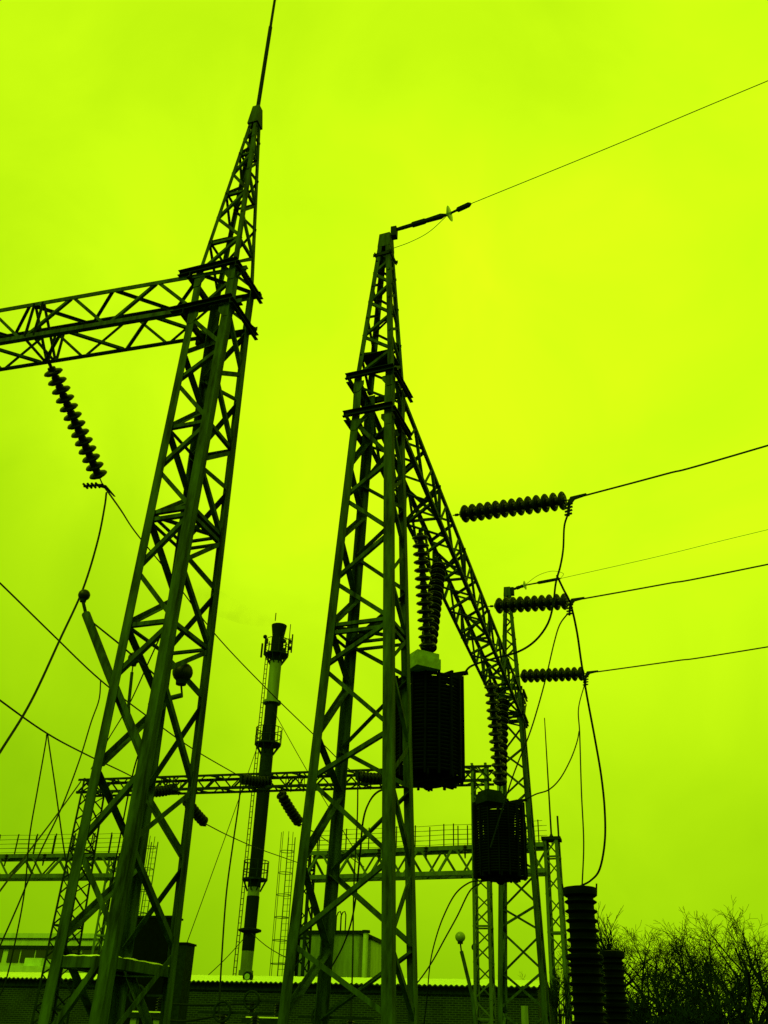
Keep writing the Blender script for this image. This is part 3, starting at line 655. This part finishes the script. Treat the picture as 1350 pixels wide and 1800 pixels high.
lamp('largest dark globe lamp at the right side of the left tower', 321, 1182, 36, [(320, 1222), (296, 1228), (262, 1240)], T1.y+.1, r_arm=.03)
lamp('pale globe lamp on a short pole in front of the snowy roof', 809, 1647, 18, [(811, 1672), (815, 1688), (830, 1750), (836, 1800)], 30, mt='globe_pale', r_arm=.055)
lamp('dim small globe lamp behind the background column right of the pale lamp', 835, 1665, 13, [(836, 1690), (840, 1740), (842, 1800)], 38, mt='steel_dark', r_arm=.05)

# ------------------------------------------------------------------ rear gantries with guard railings
ZR = 11.0
def rear(label, pl, pr, n, posts, raily):
    A_, B_ = on_z(pl[0], pl[1], ZR), on_z(pr[0], pr[1], ZR); d = (B_-A_).normalized()
    h = z_up(A_.x, A_.y, pl[2])-ZR
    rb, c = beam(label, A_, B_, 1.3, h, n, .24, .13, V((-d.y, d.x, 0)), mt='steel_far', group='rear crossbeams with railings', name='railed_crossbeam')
    sd_ = V((-d.y, d.x, 0))
    rr_ = MB()
    for i in (-1, 1):
        for k in range(4):
            z = ZR+h+.35+.28*k
            q = [A_.lerp(B_, t/20)+sd_*(.65*i)+V((0, 0, z-ZR-.03*math.sin(t*math.pi/4)**2)) for t in range(21)]
            rr_.tube(q, .014, 4)
    rr_.build('railing_wire', 'steel_far', rb)
    for t in posts:
        for i in (-1, 1):
            p = A_.lerp(B_, t)+sd_*(.65*i)+d*(.25*i)+V((0, 0, h)); MB().bar(p, p+V((0, 0, 1.25+.15*(i > 0))), .06, .06).build('railing_post', 'steel_dark', rb)
    for t in posts[1::2]:                                  # small hanging insulators and clamps on the truss
        p = A_.lerp(B_, t+.03)-sd_*.66+V((0, 0, h))
        MB().lathe([(.05, 0), (.13, -.1), (.06, -.16), (.13, -.26), (.06, -.32), (.13, -.42), (.06, -.48), (.04, -.75)][::-1], p, (0, 0, 1), 10).build('post_insulator', 'porcelain', rb, True)
    return A_, B_, h, d
A3, B3, h3, d3 = rear('rear crossbeam with guard railing right of the chimney', (540, 1549, 1500), (962, 1537), 14, [.0, .08, .2, .3, .42, .5, .62, .66, .8, .9, 1.0], 0)
A4, B4, h4, d4 = rear('rear crossbeam with guard railing at the left edge', (-260, 1548, 1508), (208, 1545), 16, [.5, .57, .64, .71, .78, .85, .92, .98], 0)
print('rear', A3, B3, h3, A4, B4, h4)
RG = 'rear lattice columns'
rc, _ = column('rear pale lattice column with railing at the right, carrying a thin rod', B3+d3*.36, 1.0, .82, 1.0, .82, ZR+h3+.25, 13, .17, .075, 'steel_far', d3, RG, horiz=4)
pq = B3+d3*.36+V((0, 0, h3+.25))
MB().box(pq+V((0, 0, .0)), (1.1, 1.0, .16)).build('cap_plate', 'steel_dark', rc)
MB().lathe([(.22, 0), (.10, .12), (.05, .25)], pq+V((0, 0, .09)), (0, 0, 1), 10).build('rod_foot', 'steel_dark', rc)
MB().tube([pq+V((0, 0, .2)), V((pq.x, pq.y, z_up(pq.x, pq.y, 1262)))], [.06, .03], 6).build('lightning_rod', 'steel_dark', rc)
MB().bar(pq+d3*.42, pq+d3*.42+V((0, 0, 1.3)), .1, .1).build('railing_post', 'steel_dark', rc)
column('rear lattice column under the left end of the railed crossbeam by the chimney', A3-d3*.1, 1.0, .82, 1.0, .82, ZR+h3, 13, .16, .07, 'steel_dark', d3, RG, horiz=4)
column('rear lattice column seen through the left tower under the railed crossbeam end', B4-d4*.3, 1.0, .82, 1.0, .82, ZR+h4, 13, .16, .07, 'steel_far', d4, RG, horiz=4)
def cage(label, px, y0, y1, Y):
    P = on_y(px, y1, Y); zt_, zb_ = z_up(P.x, P.y, y0), 1.0
    root = thing('caged_ladder', (P.x, P.y, 0), label, 'ladder', 'caged ladders on the rear gantries')
    mb = MB()
    for sx in (-.22, .22): mb.bar((P.x+sx, P.y, 0), (P.x+sx, P.y, zt_), .05, .05)
    z = .4
    while z < zt_-.1: mb.bar((P.x-.22, P.y, z), (P.x+.22, P.y, z), .025, .025); z += .35
    mb.build('ladder', 'steel_far', root); mb = MB()
    z = 2.5
    while z < zt_+.3:
        mb.tube([(P.x+.42*math.sin(a)-.1, P.y-.42+.45*math.cos(a), z) for a in [i*math.pi/8 for i in range(17)]], .022, 4); z += 1.25
    mb.build('hoops', 'steel_far', root); mb = MB()
    for a in (2.0, 2.7, 3.6, 4.3): mb.bar((P.x+.42*math.sin(a)-.1, P.y-.42+.45*math.cos(a), 2.5), (P.x+.42*math.sin(a)-.1, P.y-.42+.45*math.cos(a), zt_+.2), .03, .03)
    mb.build('cage_bars', 'steel_far', root)
cage('caged ladder right of the tall chimney', 503, 1472, 1600, A3.y-1)
cage('caged ladder seen just right of the left tower front leg', 254, 1480, 1600, A4.y-1)

# ------------------------------------------------------------------ tall chimney
YC = 66.0
pcx = on_y(462, 1400, YC); CX, CY = pcx.x, pcx.y
zc = lambda py: z_up(CX, CY, py)
qc = lambda z: ppm((CX, CY, z))
chim = thing('tall_chimney', (CX, CY, 0), 'tall banded chimney with ring platforms and aerials behind the crossbeam', 'chimney')
def shaft(y0, y1, w0, w1, mt, nm):
    z0, z1 = zc(y0), zc(y1); MB().lathe([(w0/2/qc(z0), 0), (w1/2/qc(z1), z1-z0)], (CX, CY, z0), (0, 0, 1), 28).build(nm, mt, chim, True)
MB().lathe([(.55, 0), (.5, zc(1706))], (CX, CY, 0), (0, 0, 1), 24).build('base_section', 'band_pale', chim, True)
shaft(1706, 1672, 21, 21.5, 'band_pale', 'pale_band'); shaft(1671.5, 1576, 22, 22.5, 'band_dark', 'dark_band'); shaft(1575.5, 1560, 21, 21, 'band_pale', 'pale_band')
shaft(1559.5, 1362, 23, 23, 'band_dark', 'dark_band'); shaft(1361.5, 1318, 22.5, 22, 'steel_dark', 'worn_band'); shaft(1317.5, 1236, 22, 22, 'band_dark', 'dark_band')
shaft(1235.5, 1164, 20.5, 20.5, 'band_pale', 'pale_band'); shaft(1163.5, 1122, 22, 21, 'band_dark', 'dark_band'); shaft(1121.5, 1100, 20, 27, 'band_dark', 'flared_mouth')
MB().lathe([(.72, 0), (.72, .18), (.45, .18), (.45, 0)], (CX, CY, zc(1237)), (0, 0, 1), 24, True).build('collar', 'band_pale', chim)
def platform(py, w, hrail, nm='ring_platform'):
    z = zc(py); R = w/2/qc(z); mb = MB()
    mb.lathe([(.45, 0), (R, 0), (R, .12), (.45, .12)], (CX, CY, z), (0, 0, 1), 24, True)
    for k in range(8):
        a = 6.28319*k/8; e = V((math.cos(a), math.sin(a), 0)); mb.bar(V((CX, CY, z-.7))+e*.5, V((CX, CY, z))+e*R*.95, .08, .08)
    pf = mb.build(nm, 'steel_dark', chim); rl_ = MB()
    for j in (.5, 1.0):
        rl_.tube([(CX+R*math.cos(a), CY+R*math.sin(a), z+hrail*j) for a in [i*6.28319/24 for i in range(25)]], .035, 4)
    for k in range(10):
        a = 6.28319*(k+.3)/10; p = V((CX+R*math.cos(a), CY+R*math.sin(a), z)); rl_.bar(p, p+V((0, 0, hrail)), .05, .05)
    rl_.build('railing', 'steel_dark', pf)
    return z, R
z1_, R1_ = platform(1153, 42, 1.3); platform(1310, 46, 1.3); platform(1548, 44, 1.3)
an = MB()
for dx, dz0, dz1, w_ in ((1.0, -.2, 2.7, .05), (1.25, .2, 1.8, .09), (-.95, 0, 1.6, .06), (.8, 0, 1.1, .05), (-.6, 0, 1.2, .05)):
    an.bar(V((CX, CY-.2, z1_))+CR*dx+V((0, 0, dz0)), V((CX, CY-.2, z1_))+CR*dx+V((0, 0, dz1)), w_, w_)
an.bar(V((CX, CY-.2, z1_+1.4))+CR*.4, V((CX, CY-.2, z1_+1.4))+CR*1.25, .05, .05)
for dx, z0_, z1_b, w_ in ((-1.05, -.3, .9, .12), (-.75, .9, 1.3, .22), (.72, -.1, .5, .16), (1.15, .9, 1.2, .2), (.55, 1.3, 1.9, .05), (-.2, 2.9, 3.6, .06)):
    an.bar(V((CX, CY-.45, z1_))+CR*dx+V((0, 0, z0_)), V((CX, CY-.45, z1_))+CR*dx+V((0, 0, z1_b)), w_, w_)
an.build('aerials', 'steel_dark', chim)
ds = MB()
for dx, dz in ((-.95, 1.55), (.62, 1.15), (1.15, .55)): ds.sphere(V((CX, CY-.3, z1_+dz))+CR*dx, .17)
ds.build('dish_aerials', 'steel_dark', chim, True)
ld = MB(); lp = V((CX, CY, 0))-CR*.72-V((0, .1, 0)); zl0, zl1 = 2, z1_
for s_ in (-.11, .11): ld.bar(lp+CR*s_*.9+V((0, 0, zl0)), lp+CR*s_*.9+V((0, 0, zl1)), .05, .05)
z = zl0
while z < zl1: ld.bar(lp-CR*.1+V((0, 0, z)), lp+CR*.1+V((0, 0, z)), .04, .04); z += .4
ld.build('ladder', 'steel_dark', chim)
MB().lathe([(.5, 0), (.8, .1), (.8, .22), (.5, .3)], (CX, CY, zc(1640)), (0, 0, 1), 20).build('guy_collar', 'band_dark', chim)
GU = 'guy wires of the chimney'
for y0, ex, ey, dy, lab in ((1243, 330, 1652, -6, 'upper left guy wire of the chimney, reaching low beside the left tower'), (1243, 592, 1440, -8, 'upper right guy wire of the chimney, passing behind the middle tower'),
                       (1638, 366, 1712, -8, 'lower left guy wire of the chimney above the roof'), (1638, 494, 1676, -8, 'lower right guy wire of the chimney near the caged ladder')):
    a = V((CX, CY, zc(y0))); b = on_y(ex, ey, YC+dy); b = b+(b-a)*.25
    wire(lab, [a, a.lerp(b, .5)-V((0, 0, .15)), b], .022, GU, cat='guy wire', name='guy_wire')

# ------------------------------------------------------------------ brick building with snowy corrugated roof
ZE = 4.9
eL, eR = on_z(-160, 1716, ZE), on_z(946, 1735, ZE)
bd = (eR-eL).normalized(); bn = V((bd.y, -bd.x, 0)); BL = (eR-eL).length          # bn points towards the camera side
print('building', eL, eR, bd)
bld = thing('brick_building', (eL+eR)/2-V((0, 0, ZE)), 'long low brick building with snow covered corrugated roof', 'building')
w0, w1 = eL-bn*.45, eR-bn*.45-bd*.1
dep = 9.0
def wall_quad(p, q, z0, z1, nm, mt, parent):
    me = MB().poly([V((p.x, p.y, z0)), V((q.x, q.y, z0)), V((q.x, q.y, z1)), V((p.x, p.y, z1)),
                    V((p.x, p.y, z0))-bn*.3, V((q.x, q.y, z0))-bn*.3, V((q.x, q.y, z1))-bn*.3, V((p.x, p.y, z1))-bn*.3],
                   [(0, 1, 2, 3), (5, 4, 7, 6), (1, 5, 6, 2), (4, 0, 3, 7), (3, 2, 6, 7)])
    o = me.build(nm, mt, parent); uv = o.data.uv_layers.new(name='uv'); ln = (q-p).length
    cs = {0: (0, z0), 1: (ln, z0), 2: (ln, z1), 3: (0, z1), 4: (0, z0), 5: (ln+.3, z0), 6: (ln+.3, z1), 7: (0, z1)}
    for lp_ in o.data.loops: uv.data[lp_.index].uv = cs[lp_.vertex_index]
    return o
wall_quad(w0, w1, 0, ZE-.1, 'front_wall', 'brick', bld)
sw = MB().poly([w1+V((0, 0, -ZE)), w1-bn*dep+V((0, 0, -ZE)), w1-bn*dep+V((0, 0, -.2)), w1-bn*dep*.5+V((0, 0, .9)), w1+V((0, 0, -.2))], [(0, 1, 2, 3, 4)])
sw.build('end_wall', 'brick', bld)
rise = .50
rf = MB(); nx = int(BL/.27)*6; vs = []; fs = []
for j, (b, z) in enumerate(((0, 0), (-dep*.5, rise), (-dep, 0))):
    for i in range(nx+1):
        t = i/nx; vs.append(eL+bd*(BL*t)+bn*b+V((0, 0, z+.034*math.sin(i*6.28319/6))))
for j in range(2):
    for i in range(nx): a = j*(nx+1)+i; fs.append((a, a+1, a+nx+2, a+nx+1))
vs2 = [v-V((0, 0, .03)) for v in vs]; o_ = len(vs)
fs2 = [tuple(x+o_ for x in f[::-1]) for f in fs]; edge = [(i, o_+i, o_+i+1, i+1) for i in range(nx)]
rf.poly(vs+vs2, fs+fs2+edge); roof = rf.build('roof', 'steel_far', bld, True)
sn = MB(); vs = []; fs = []; random.seed(3)
ns = nx
for j in range(5):
    for i in range(ns+1):
        b = (.015, -.35, -dep*.25, -dep*.48, -dep*.5)[j]; wv = (.034, .02, .01, .0, .0)[j]*math.sin(i*6.28319/6)
        hh = (.02, .07, .10, .11, .11)[j]+random.uniform(-.006, .006)*(1+j)*.7
        vs.append(eL+bd*(BL*i/ns)+bn*b+V((0, 0, rise*(-b)/(dep*.5)+hh+wv)))
for j in range(4):
    for i in range(ns): a = j*(ns+1)+i; fs.append((a, a+1, a+ns+2, a+ns+1))
sn.poly(vs, fs).build('snow_cover', 'snow', roof, True)
MB().bar(w0+bn*.06+V((0, 0, -.22)), w1+bn*.06+V((0, 0, -.22)), .14, .3).build('eave_shade_bar', 'steel_dark', bld)  # dark bar standing in for the shade beneath the eave
for px, ww in ((908, 12), (438, 14)):
    c = on_z(px, 1764, 1.6+ (ZE-1.6)*.74); t = (c-w0).dot(bd); p = w0+bd*t
    if px == 908: MB().box(V((p.x, p.y, 3.0))+bn*.03, (.34, .06, 2.2), math.atan2(bd.y, bd.x)).build('pale_panel', 'concrete', bld)
# round roof vent by the chimney foot
vp = eL+bd*((on_z(435, 1716, ZE+.3)-eL).dot(bd))-bn*.5+V((0, 0, .28))
rv = thing('roof_vent', vp-V((0, 0, .2)), 'small round vent standing on the snowy roof under the chimney', 'roof vent')
MB().lathe([(.18, -.12), (.26, -.1), (.26, .12), (.2, .14), (.16, .1)], vp, bn, 18).build('vent_drum', 'steel_dark', rv, True)
MB().lathe([(.15, .141), (.15, .15)], vp, bn, 16).build('vent_disc', 'pale_metal', rv)
MB().tube([vp-V((0, 0, .4)), vp-V((0, 0, .2))], .08, 8).build('vent_stub', 'steel_dark', rv)

# ------------------------------------------------------------------ buildings behind
def block(label, x0, x1, y0, Y, dep, mt, name, right=None):
    a, b = on_y(x0, y0, Y), on_y(x1, y0, Y); zt_ = (a.z+b.z)/2
    r = thing(name, ((a.x+b.x)/2, Y, 0), label, 'building')
    MB().box(((a.x+b.x)/2, Y+dep/2, zt_/2), (b.x-a.x, dep, zt_)).build('walls', mt, r)
    return r, a, b, zt_
r, a, b, zt_ = block('plain grey block house with roof hatch rails and a pipe behind the middle tower', 520, 632, 1642, 60, 7, 'concrete', 'block_house')
MB().box(((a.x+b.x)/2, 63.5, zt_+.1), (b.x-a.x+.3, 7.3, .2)).build('roof_slab', 'steel_dark', r)
p = on_y(641, 1700, 59.6); zp = z_up(p.x, p.y, 1640)
MB().tube([(p.x, p.y, 0), (p.x, p.y, zp)], .16, 12).build('pipe', 'plaster', r, True); MB().lathe([(.26, 0), (.26, .15)], (p.x, p.y, zp), (0, 0, 1), 12).build('pipe_cap', 'steel_dark', r)
for x in (590, 598):
    p = on_y(x, 1640, 61.5); MB().tube([(p.x, 61.5, zt_-.5), (p.x, 61.5, zt_+1.2), (p.x+.1, 61.5, zt_+1.45), (p.x+.24, 61.5, zt_+1.5), (p.x+.32, 61.5, zt_+1.3), (p.x+.32, 61.5, zt_)], .04, 6).build('hatch_rail', 'steel_dark', r)
r, a, b, zt_ = block('paler right side of the grey block house, made as a separate box', 634, 653, 1652, 62, 5, 'plaster', 'block_house_side')  # added box for the block house's right side, its lighter tone in the material
MB().box(((a.x+b.x)/2, 64.5, zt_+.08), (b.x-a.x+.2, 5.3, .16)).build('roof_slab', 'steel_dark', r)
r, a, b, zt_ = block('pale distant works building with a dark window band at the left edge', -240, 192, 1640, 85, 14, 'plaster', 'works_building')
zw0, zw1 = on_y(30, 1692, 85).z, on_y(30, 1669, 85).z
for x0, x1 in ((-60, -22), (-18, 4), (14, 34), (37, 60), (63, 100), (104, 140), (144, 185)):
    p, q = on_y(x0, 1680, 85), on_y(x1, 1680, 85); f = MB().box(((p.x+q.x)/2, 84.97, (zw0+zw1)/2), (q.x-p.x, .1, zw1-zw0)).build('window', 'window', r)
MB().box(((a.x+b.x)/2, 84.9, (zw1+.18)), (b.x-a.x, .3, .3)).build('ledge', 'steel_dark', r); MB().box(((a.x+b.x)/2, 84.9, on_y(30, 1650, 85).z), (b.x-a.x, .12, .1)).build('cornice', 'steel_dark', r)
r, a, b, zt_ = block('low whitewashed shed with snowy top in front of the works building', -240, 78, 1696, 70, 6, 'white_wall', 'white_shed')
MB().box((on_y(50, 1696, 70).x, 72, zt_+.3), (1.5, 3, .6)).build('roof_step', 'white_wall', r)
r, a, b, zt_ = block('dark sheet metal cabinet behind the right leg of the left tower', 240, 302, 1613, 40, 1.0, 'black', 'metal_cabinet'); r['category'] = 'cabinet'
MB().box(((a.x+b.x)/2, 40.5, zt_+.04), (b.x-a.x+.1, 1.1, .08)).build('cabinet_top', 'steel_dark', r)
r, a, b, zt_ = block('lower dark metal cabinet just right of the taller cabinet', 303, 329, 1660, 40.1, .8, 'steel_dark', 'metal_cabinet'); r['category'] = 'cabinet'
MB().box(((a.x+b.x)/2, 40.5, zt_+.04), (b.x-a.x+.1, .9, .08)).build('cabinet_top', 'black', r)

# ------------------------------------------------------------------ disconnectors in the yard
def disconnector(label, px, py, Y, wd):
    P = on_y(px, py, Y); root = thing('disconnector', (P.x, P.y, 0), label, 'switchgear', 'disconnectors in the yard'); z = P.z
    MB().box((P.x, P.y, z-.34), (wd*1.1, .3, .12)).build('base_channel', 'steel_dark', root)
    MB().box((P.x, P.y, z-.265), (wd*.9, .22, .03)).build('snow_crust', 'snow', root)
    for sx in (-1, 1):
        x = P.x+sx*wd*.35; pr = [(.05, 0)]
        for k in range(5): pr += [(.05, .06*k+.02), (.10, .06*k+.035), (.05, .06*k+.055)]
        MB().lathe(pr+[(.05, .33)], (x, P.y, z-.25), (0, 0, 1), 14).build('post_insulator', 'porcelain', root, True)
        MB().bar((x, P.y, 0), (x, P.y, z-.4), .16, .16).build('post', 'concrete', root)
    MB().bar((P.x-wd*.9, P.y, z+.1), (P.x+wd*.9, P.y, z+.1), .05, .05).build('contact_arm', 'steel_dark', root)
    MB().tube([(P.x-wd*.35+.2*math.cos(a), P.y-.08, z+.12+.2*math.sin(a)) for a in [i*6.28319/20 for i in range(21)]], .03, 6).build('corona_ring', 'steel_dark', root)
disconnector('disconnector with a corona ring right of the chimney foot', 466, 1768, 25, 1.0)
disconnector('disconnector with a corona ring seen through the left tower', 262, 1758, 24, .9)
disconnector('lowest disconnector at the bottom edge left of the middle tower', 420, 1790, 22, 1.1)
disconnector('disconnector at the bottom edge between the legs of the middle tower', 590, 1798, 23, 1.0)
wy('thin busbar lead crossing in front of the brick wall', [(300, 1765, 25), (360, 1767, 25), (420, 1765, 25), (456, 1764, 25)], .025, DG)
wy('sagging busbar lead low in front of the brick wall', [(270, 1790, 23.5), (320, 1795, 23), (370, 1788, 22.6), (404, 1782, 22.2)], .025, DG)

# ------------------------------------------------------------------ bare trees
def allz_(q): return max(q[int(len(q)*.8)], .1)
def tree(label, px, ytop, Y, spread, seed, dens=1.0, base=None, group='bare trees at the right edge', name='bare_tree', lean=0, trunk=.30, wide=1.25):
    rnd = random.Random(seed); top = on_y(px, ytop, Y); H = max(top.z, 2)
    root = thing(name, (top.x, Y, 0), label, 'tree', group); tr = MB(); tw = MB()
    def grow(p, d, ln, r, lv):
        n = 6 if lv < 2 else 4 if lv < 4 else 3; pts = [p]; rs = [r]; bend = V((rnd.gauss(0, .10), rnd.gauss(0, .10), 0))
        for i in range(n):
            d = (d+bend*.5+V((rnd.gauss(0, .10), rnd.gauss(0, .10), rnd.gauss(.06 if lv < 2 else .015, .06)))).normalized(); p = p+d*(ln/n); pts.append(p); rs.append(max(r*(1-.4*(i+1)/n), .007))
        (tr if lv < 3 else tw).tube(pts, rs, 6 if lv < 2 else (4 if lv < 3 else 3), False)
        if lv >= 5: return
        k = {0: 4, 1: 4, 2: 5, 3: 5, 4: 4}[lv]
        for j in range(k):
            if lv == 4 and rnd.random() > .72*dens: continue
            t = rnd.uniform((.55, .6, .45, .3, .2)[lv], 1.0) if j else 1.0; idx = min(int(t*n), n-1); q = pts[idx].lerp(pts[idx+1], t*n-idx)
            a = rnd.uniform(0, 6.283); tilt = rnd.uniform(.35, .85)*(1.0 if j else .5)*spread*(.8 if lv == 0 else 1.1 if lv > 2 else 1)
            e = d.cross(V((math.cos(a), math.sin(a), .2))).normalized()
            nd = (d*math.cos(tilt)+e*math.sin(tilt)).normalized()
            grow(q, nd, ln*((.85, 1.05), (.5, .8), (.45, .75), (.45, .7), (.5, .8))[lv][0]*rnd.uniform(1, 1.35), max(rs[idx]*(rnd.uniform(.62, .8) if lv < 2 else rnd.uniform(.42, .6)), .007), lv+1)
    grow(V((top.x, Y, 0)), V((lean, rnd.gauss(0, .05), 1)).normalized(), H*trunk, H*.021, 0)
    zz_ = sorted(v.z for v in tr.v+tw.v); k = H/zz_[int(len(zz_)*.985)]
    cx_ = sum(v.x for v in tw.v)/max(len(tw.v), 1)-top.x if tw.v else 0     # the crown hangs over the foot, a lean taken out
    for b in (tr, tw): b.v = [v-V((cx_*min(v.z/allz_(zz_), 1), 0, 0)) for v in b.v]
    for b in (tr, tw): b.v = [V((top.x+(v.x-top.x)*k*wide, Y+(v.y-Y)*k*wide, v.z*k)) for v in b.v]
    tr.build('trunk', 'bark', root, True); tw.build('crown', 'twig', root)
for i, (px, yt, Y, sp, lab) in enumerate([
    (1310, 1604, 56, 1.15, 'tallest bare tree near the right edge, its crown against the sky'),
    (1246, 1630, 60, 1.1, 'bare tree with a broad fan crown left of the tallest tree'),
    (1196, 1634, 62, 1.05, 'bare tree with a rounded crown in the middle of the row'),
    (1140, 1632, 60, .95, 'slender bare tree leading the row beside the transformer columns'),
    (1362, 1600, 58, 1.1, 'bare tree cut off by the right edge of the photo'),
    (1108, 1668, 66, 1.0, 'short bare tree behind the smaller transformer column'),
    (1280, 1650, 68, 1.1, 'bare tree standing farther back between the two tallest trees'),
    (1064, 1618, 58, .42, 'thin upright bare tree just right of the larger transformer column'),
    (1222, 1690, 64, 1.1, 'low bare tree in front of the fan crown'),
    (1165, 1700, 52, 1.2, 'low bushy bare tree beside the transformer columns')]):
    tree(lab, px, yt, Y, sp, 40+i)
for i, (px, yt, Y, lab) in enumerate([(1120, 1752, 48, 'dense bare bush nearest the transformer columns'), (1185, 1764, 46, 'dense bare bush below the row of trees, left of centre'), (1250, 1762, 48, 'dense bare bush below the fan crowned tree'), (1318, 1764, 46, 'dense bare bush below the tallest tree'),
                                 (982, 1706, 44, 'thicket of thin upright shoots behind the rear column'), (1090, 1716, 50, 'bare bush behind the smaller transformer column')]):
    tree(lab, px, yt, Y, 1.25 if px != 982 else .6, 80+i, group='bare bushes under the trees', name='bare_bush', trunk=.16, wide=1.2 if px != 982 else .32)
tree('faint twiggy treetop showing over the snowy roof end', 932, 1700, 110, .7, 95, group='bare trees at the right edge')

# ------------------------------------------------------------------ faint smoke drifting left from the chimney mouth
sm = bpy.data.materials.new('thin_smoke'); sm.use_nodes = True; t = sm.node_tree; t.nodes.clear()
so = nn(t, 'ShaderNodeOutputMaterial'); pv = nn(t, 'ShaderNodeVolumePrincipled'); t.links.new(pv.outputs[0], so.inputs['Volume'])
pv.inputs['Color'].default_value = (.25, .3, .25, 1)
sc_ = nn(t, 'ShaderNodeTexCoord'); sn_ = nn(t, 'ShaderNodeTexNoise'); t.links.new(sc_.outputs['Object'], sn_.inputs['Vector'])
sn_.inputs['Scale'].default_value = .55; sn_.inputs['Detail'].default_value = 4
sr_ = nn(t, 'ShaderNodeMapRange'); t.links.new(sn_.outputs[0], sr_.inputs[0])
sr_.inputs['From Min'].default_value = .45; sr_.inputs['From Max'].default_value = .75; sr_.inputs['To Min'].default_value = 0; sr_.inputs['To Max'].default_value = .16
t.links.new(sr_.outputs[0], pv.inputs['Density'])
pts = spline([on_y(482, 1098, YC), on_y(462, 1090, YC), on_y(430, 1082, YC), on_y(395, 1066, YC), on_y(350, 1046, YC)], 4)
o = solo(MB().tube(pts, [.35+.055*i for i in range(len(pts))], 12), 'smoke', sm, 'faint wisp of smoke drifting left from the chimney mouth', 'smoke')
o['kind'] = 'stuff'
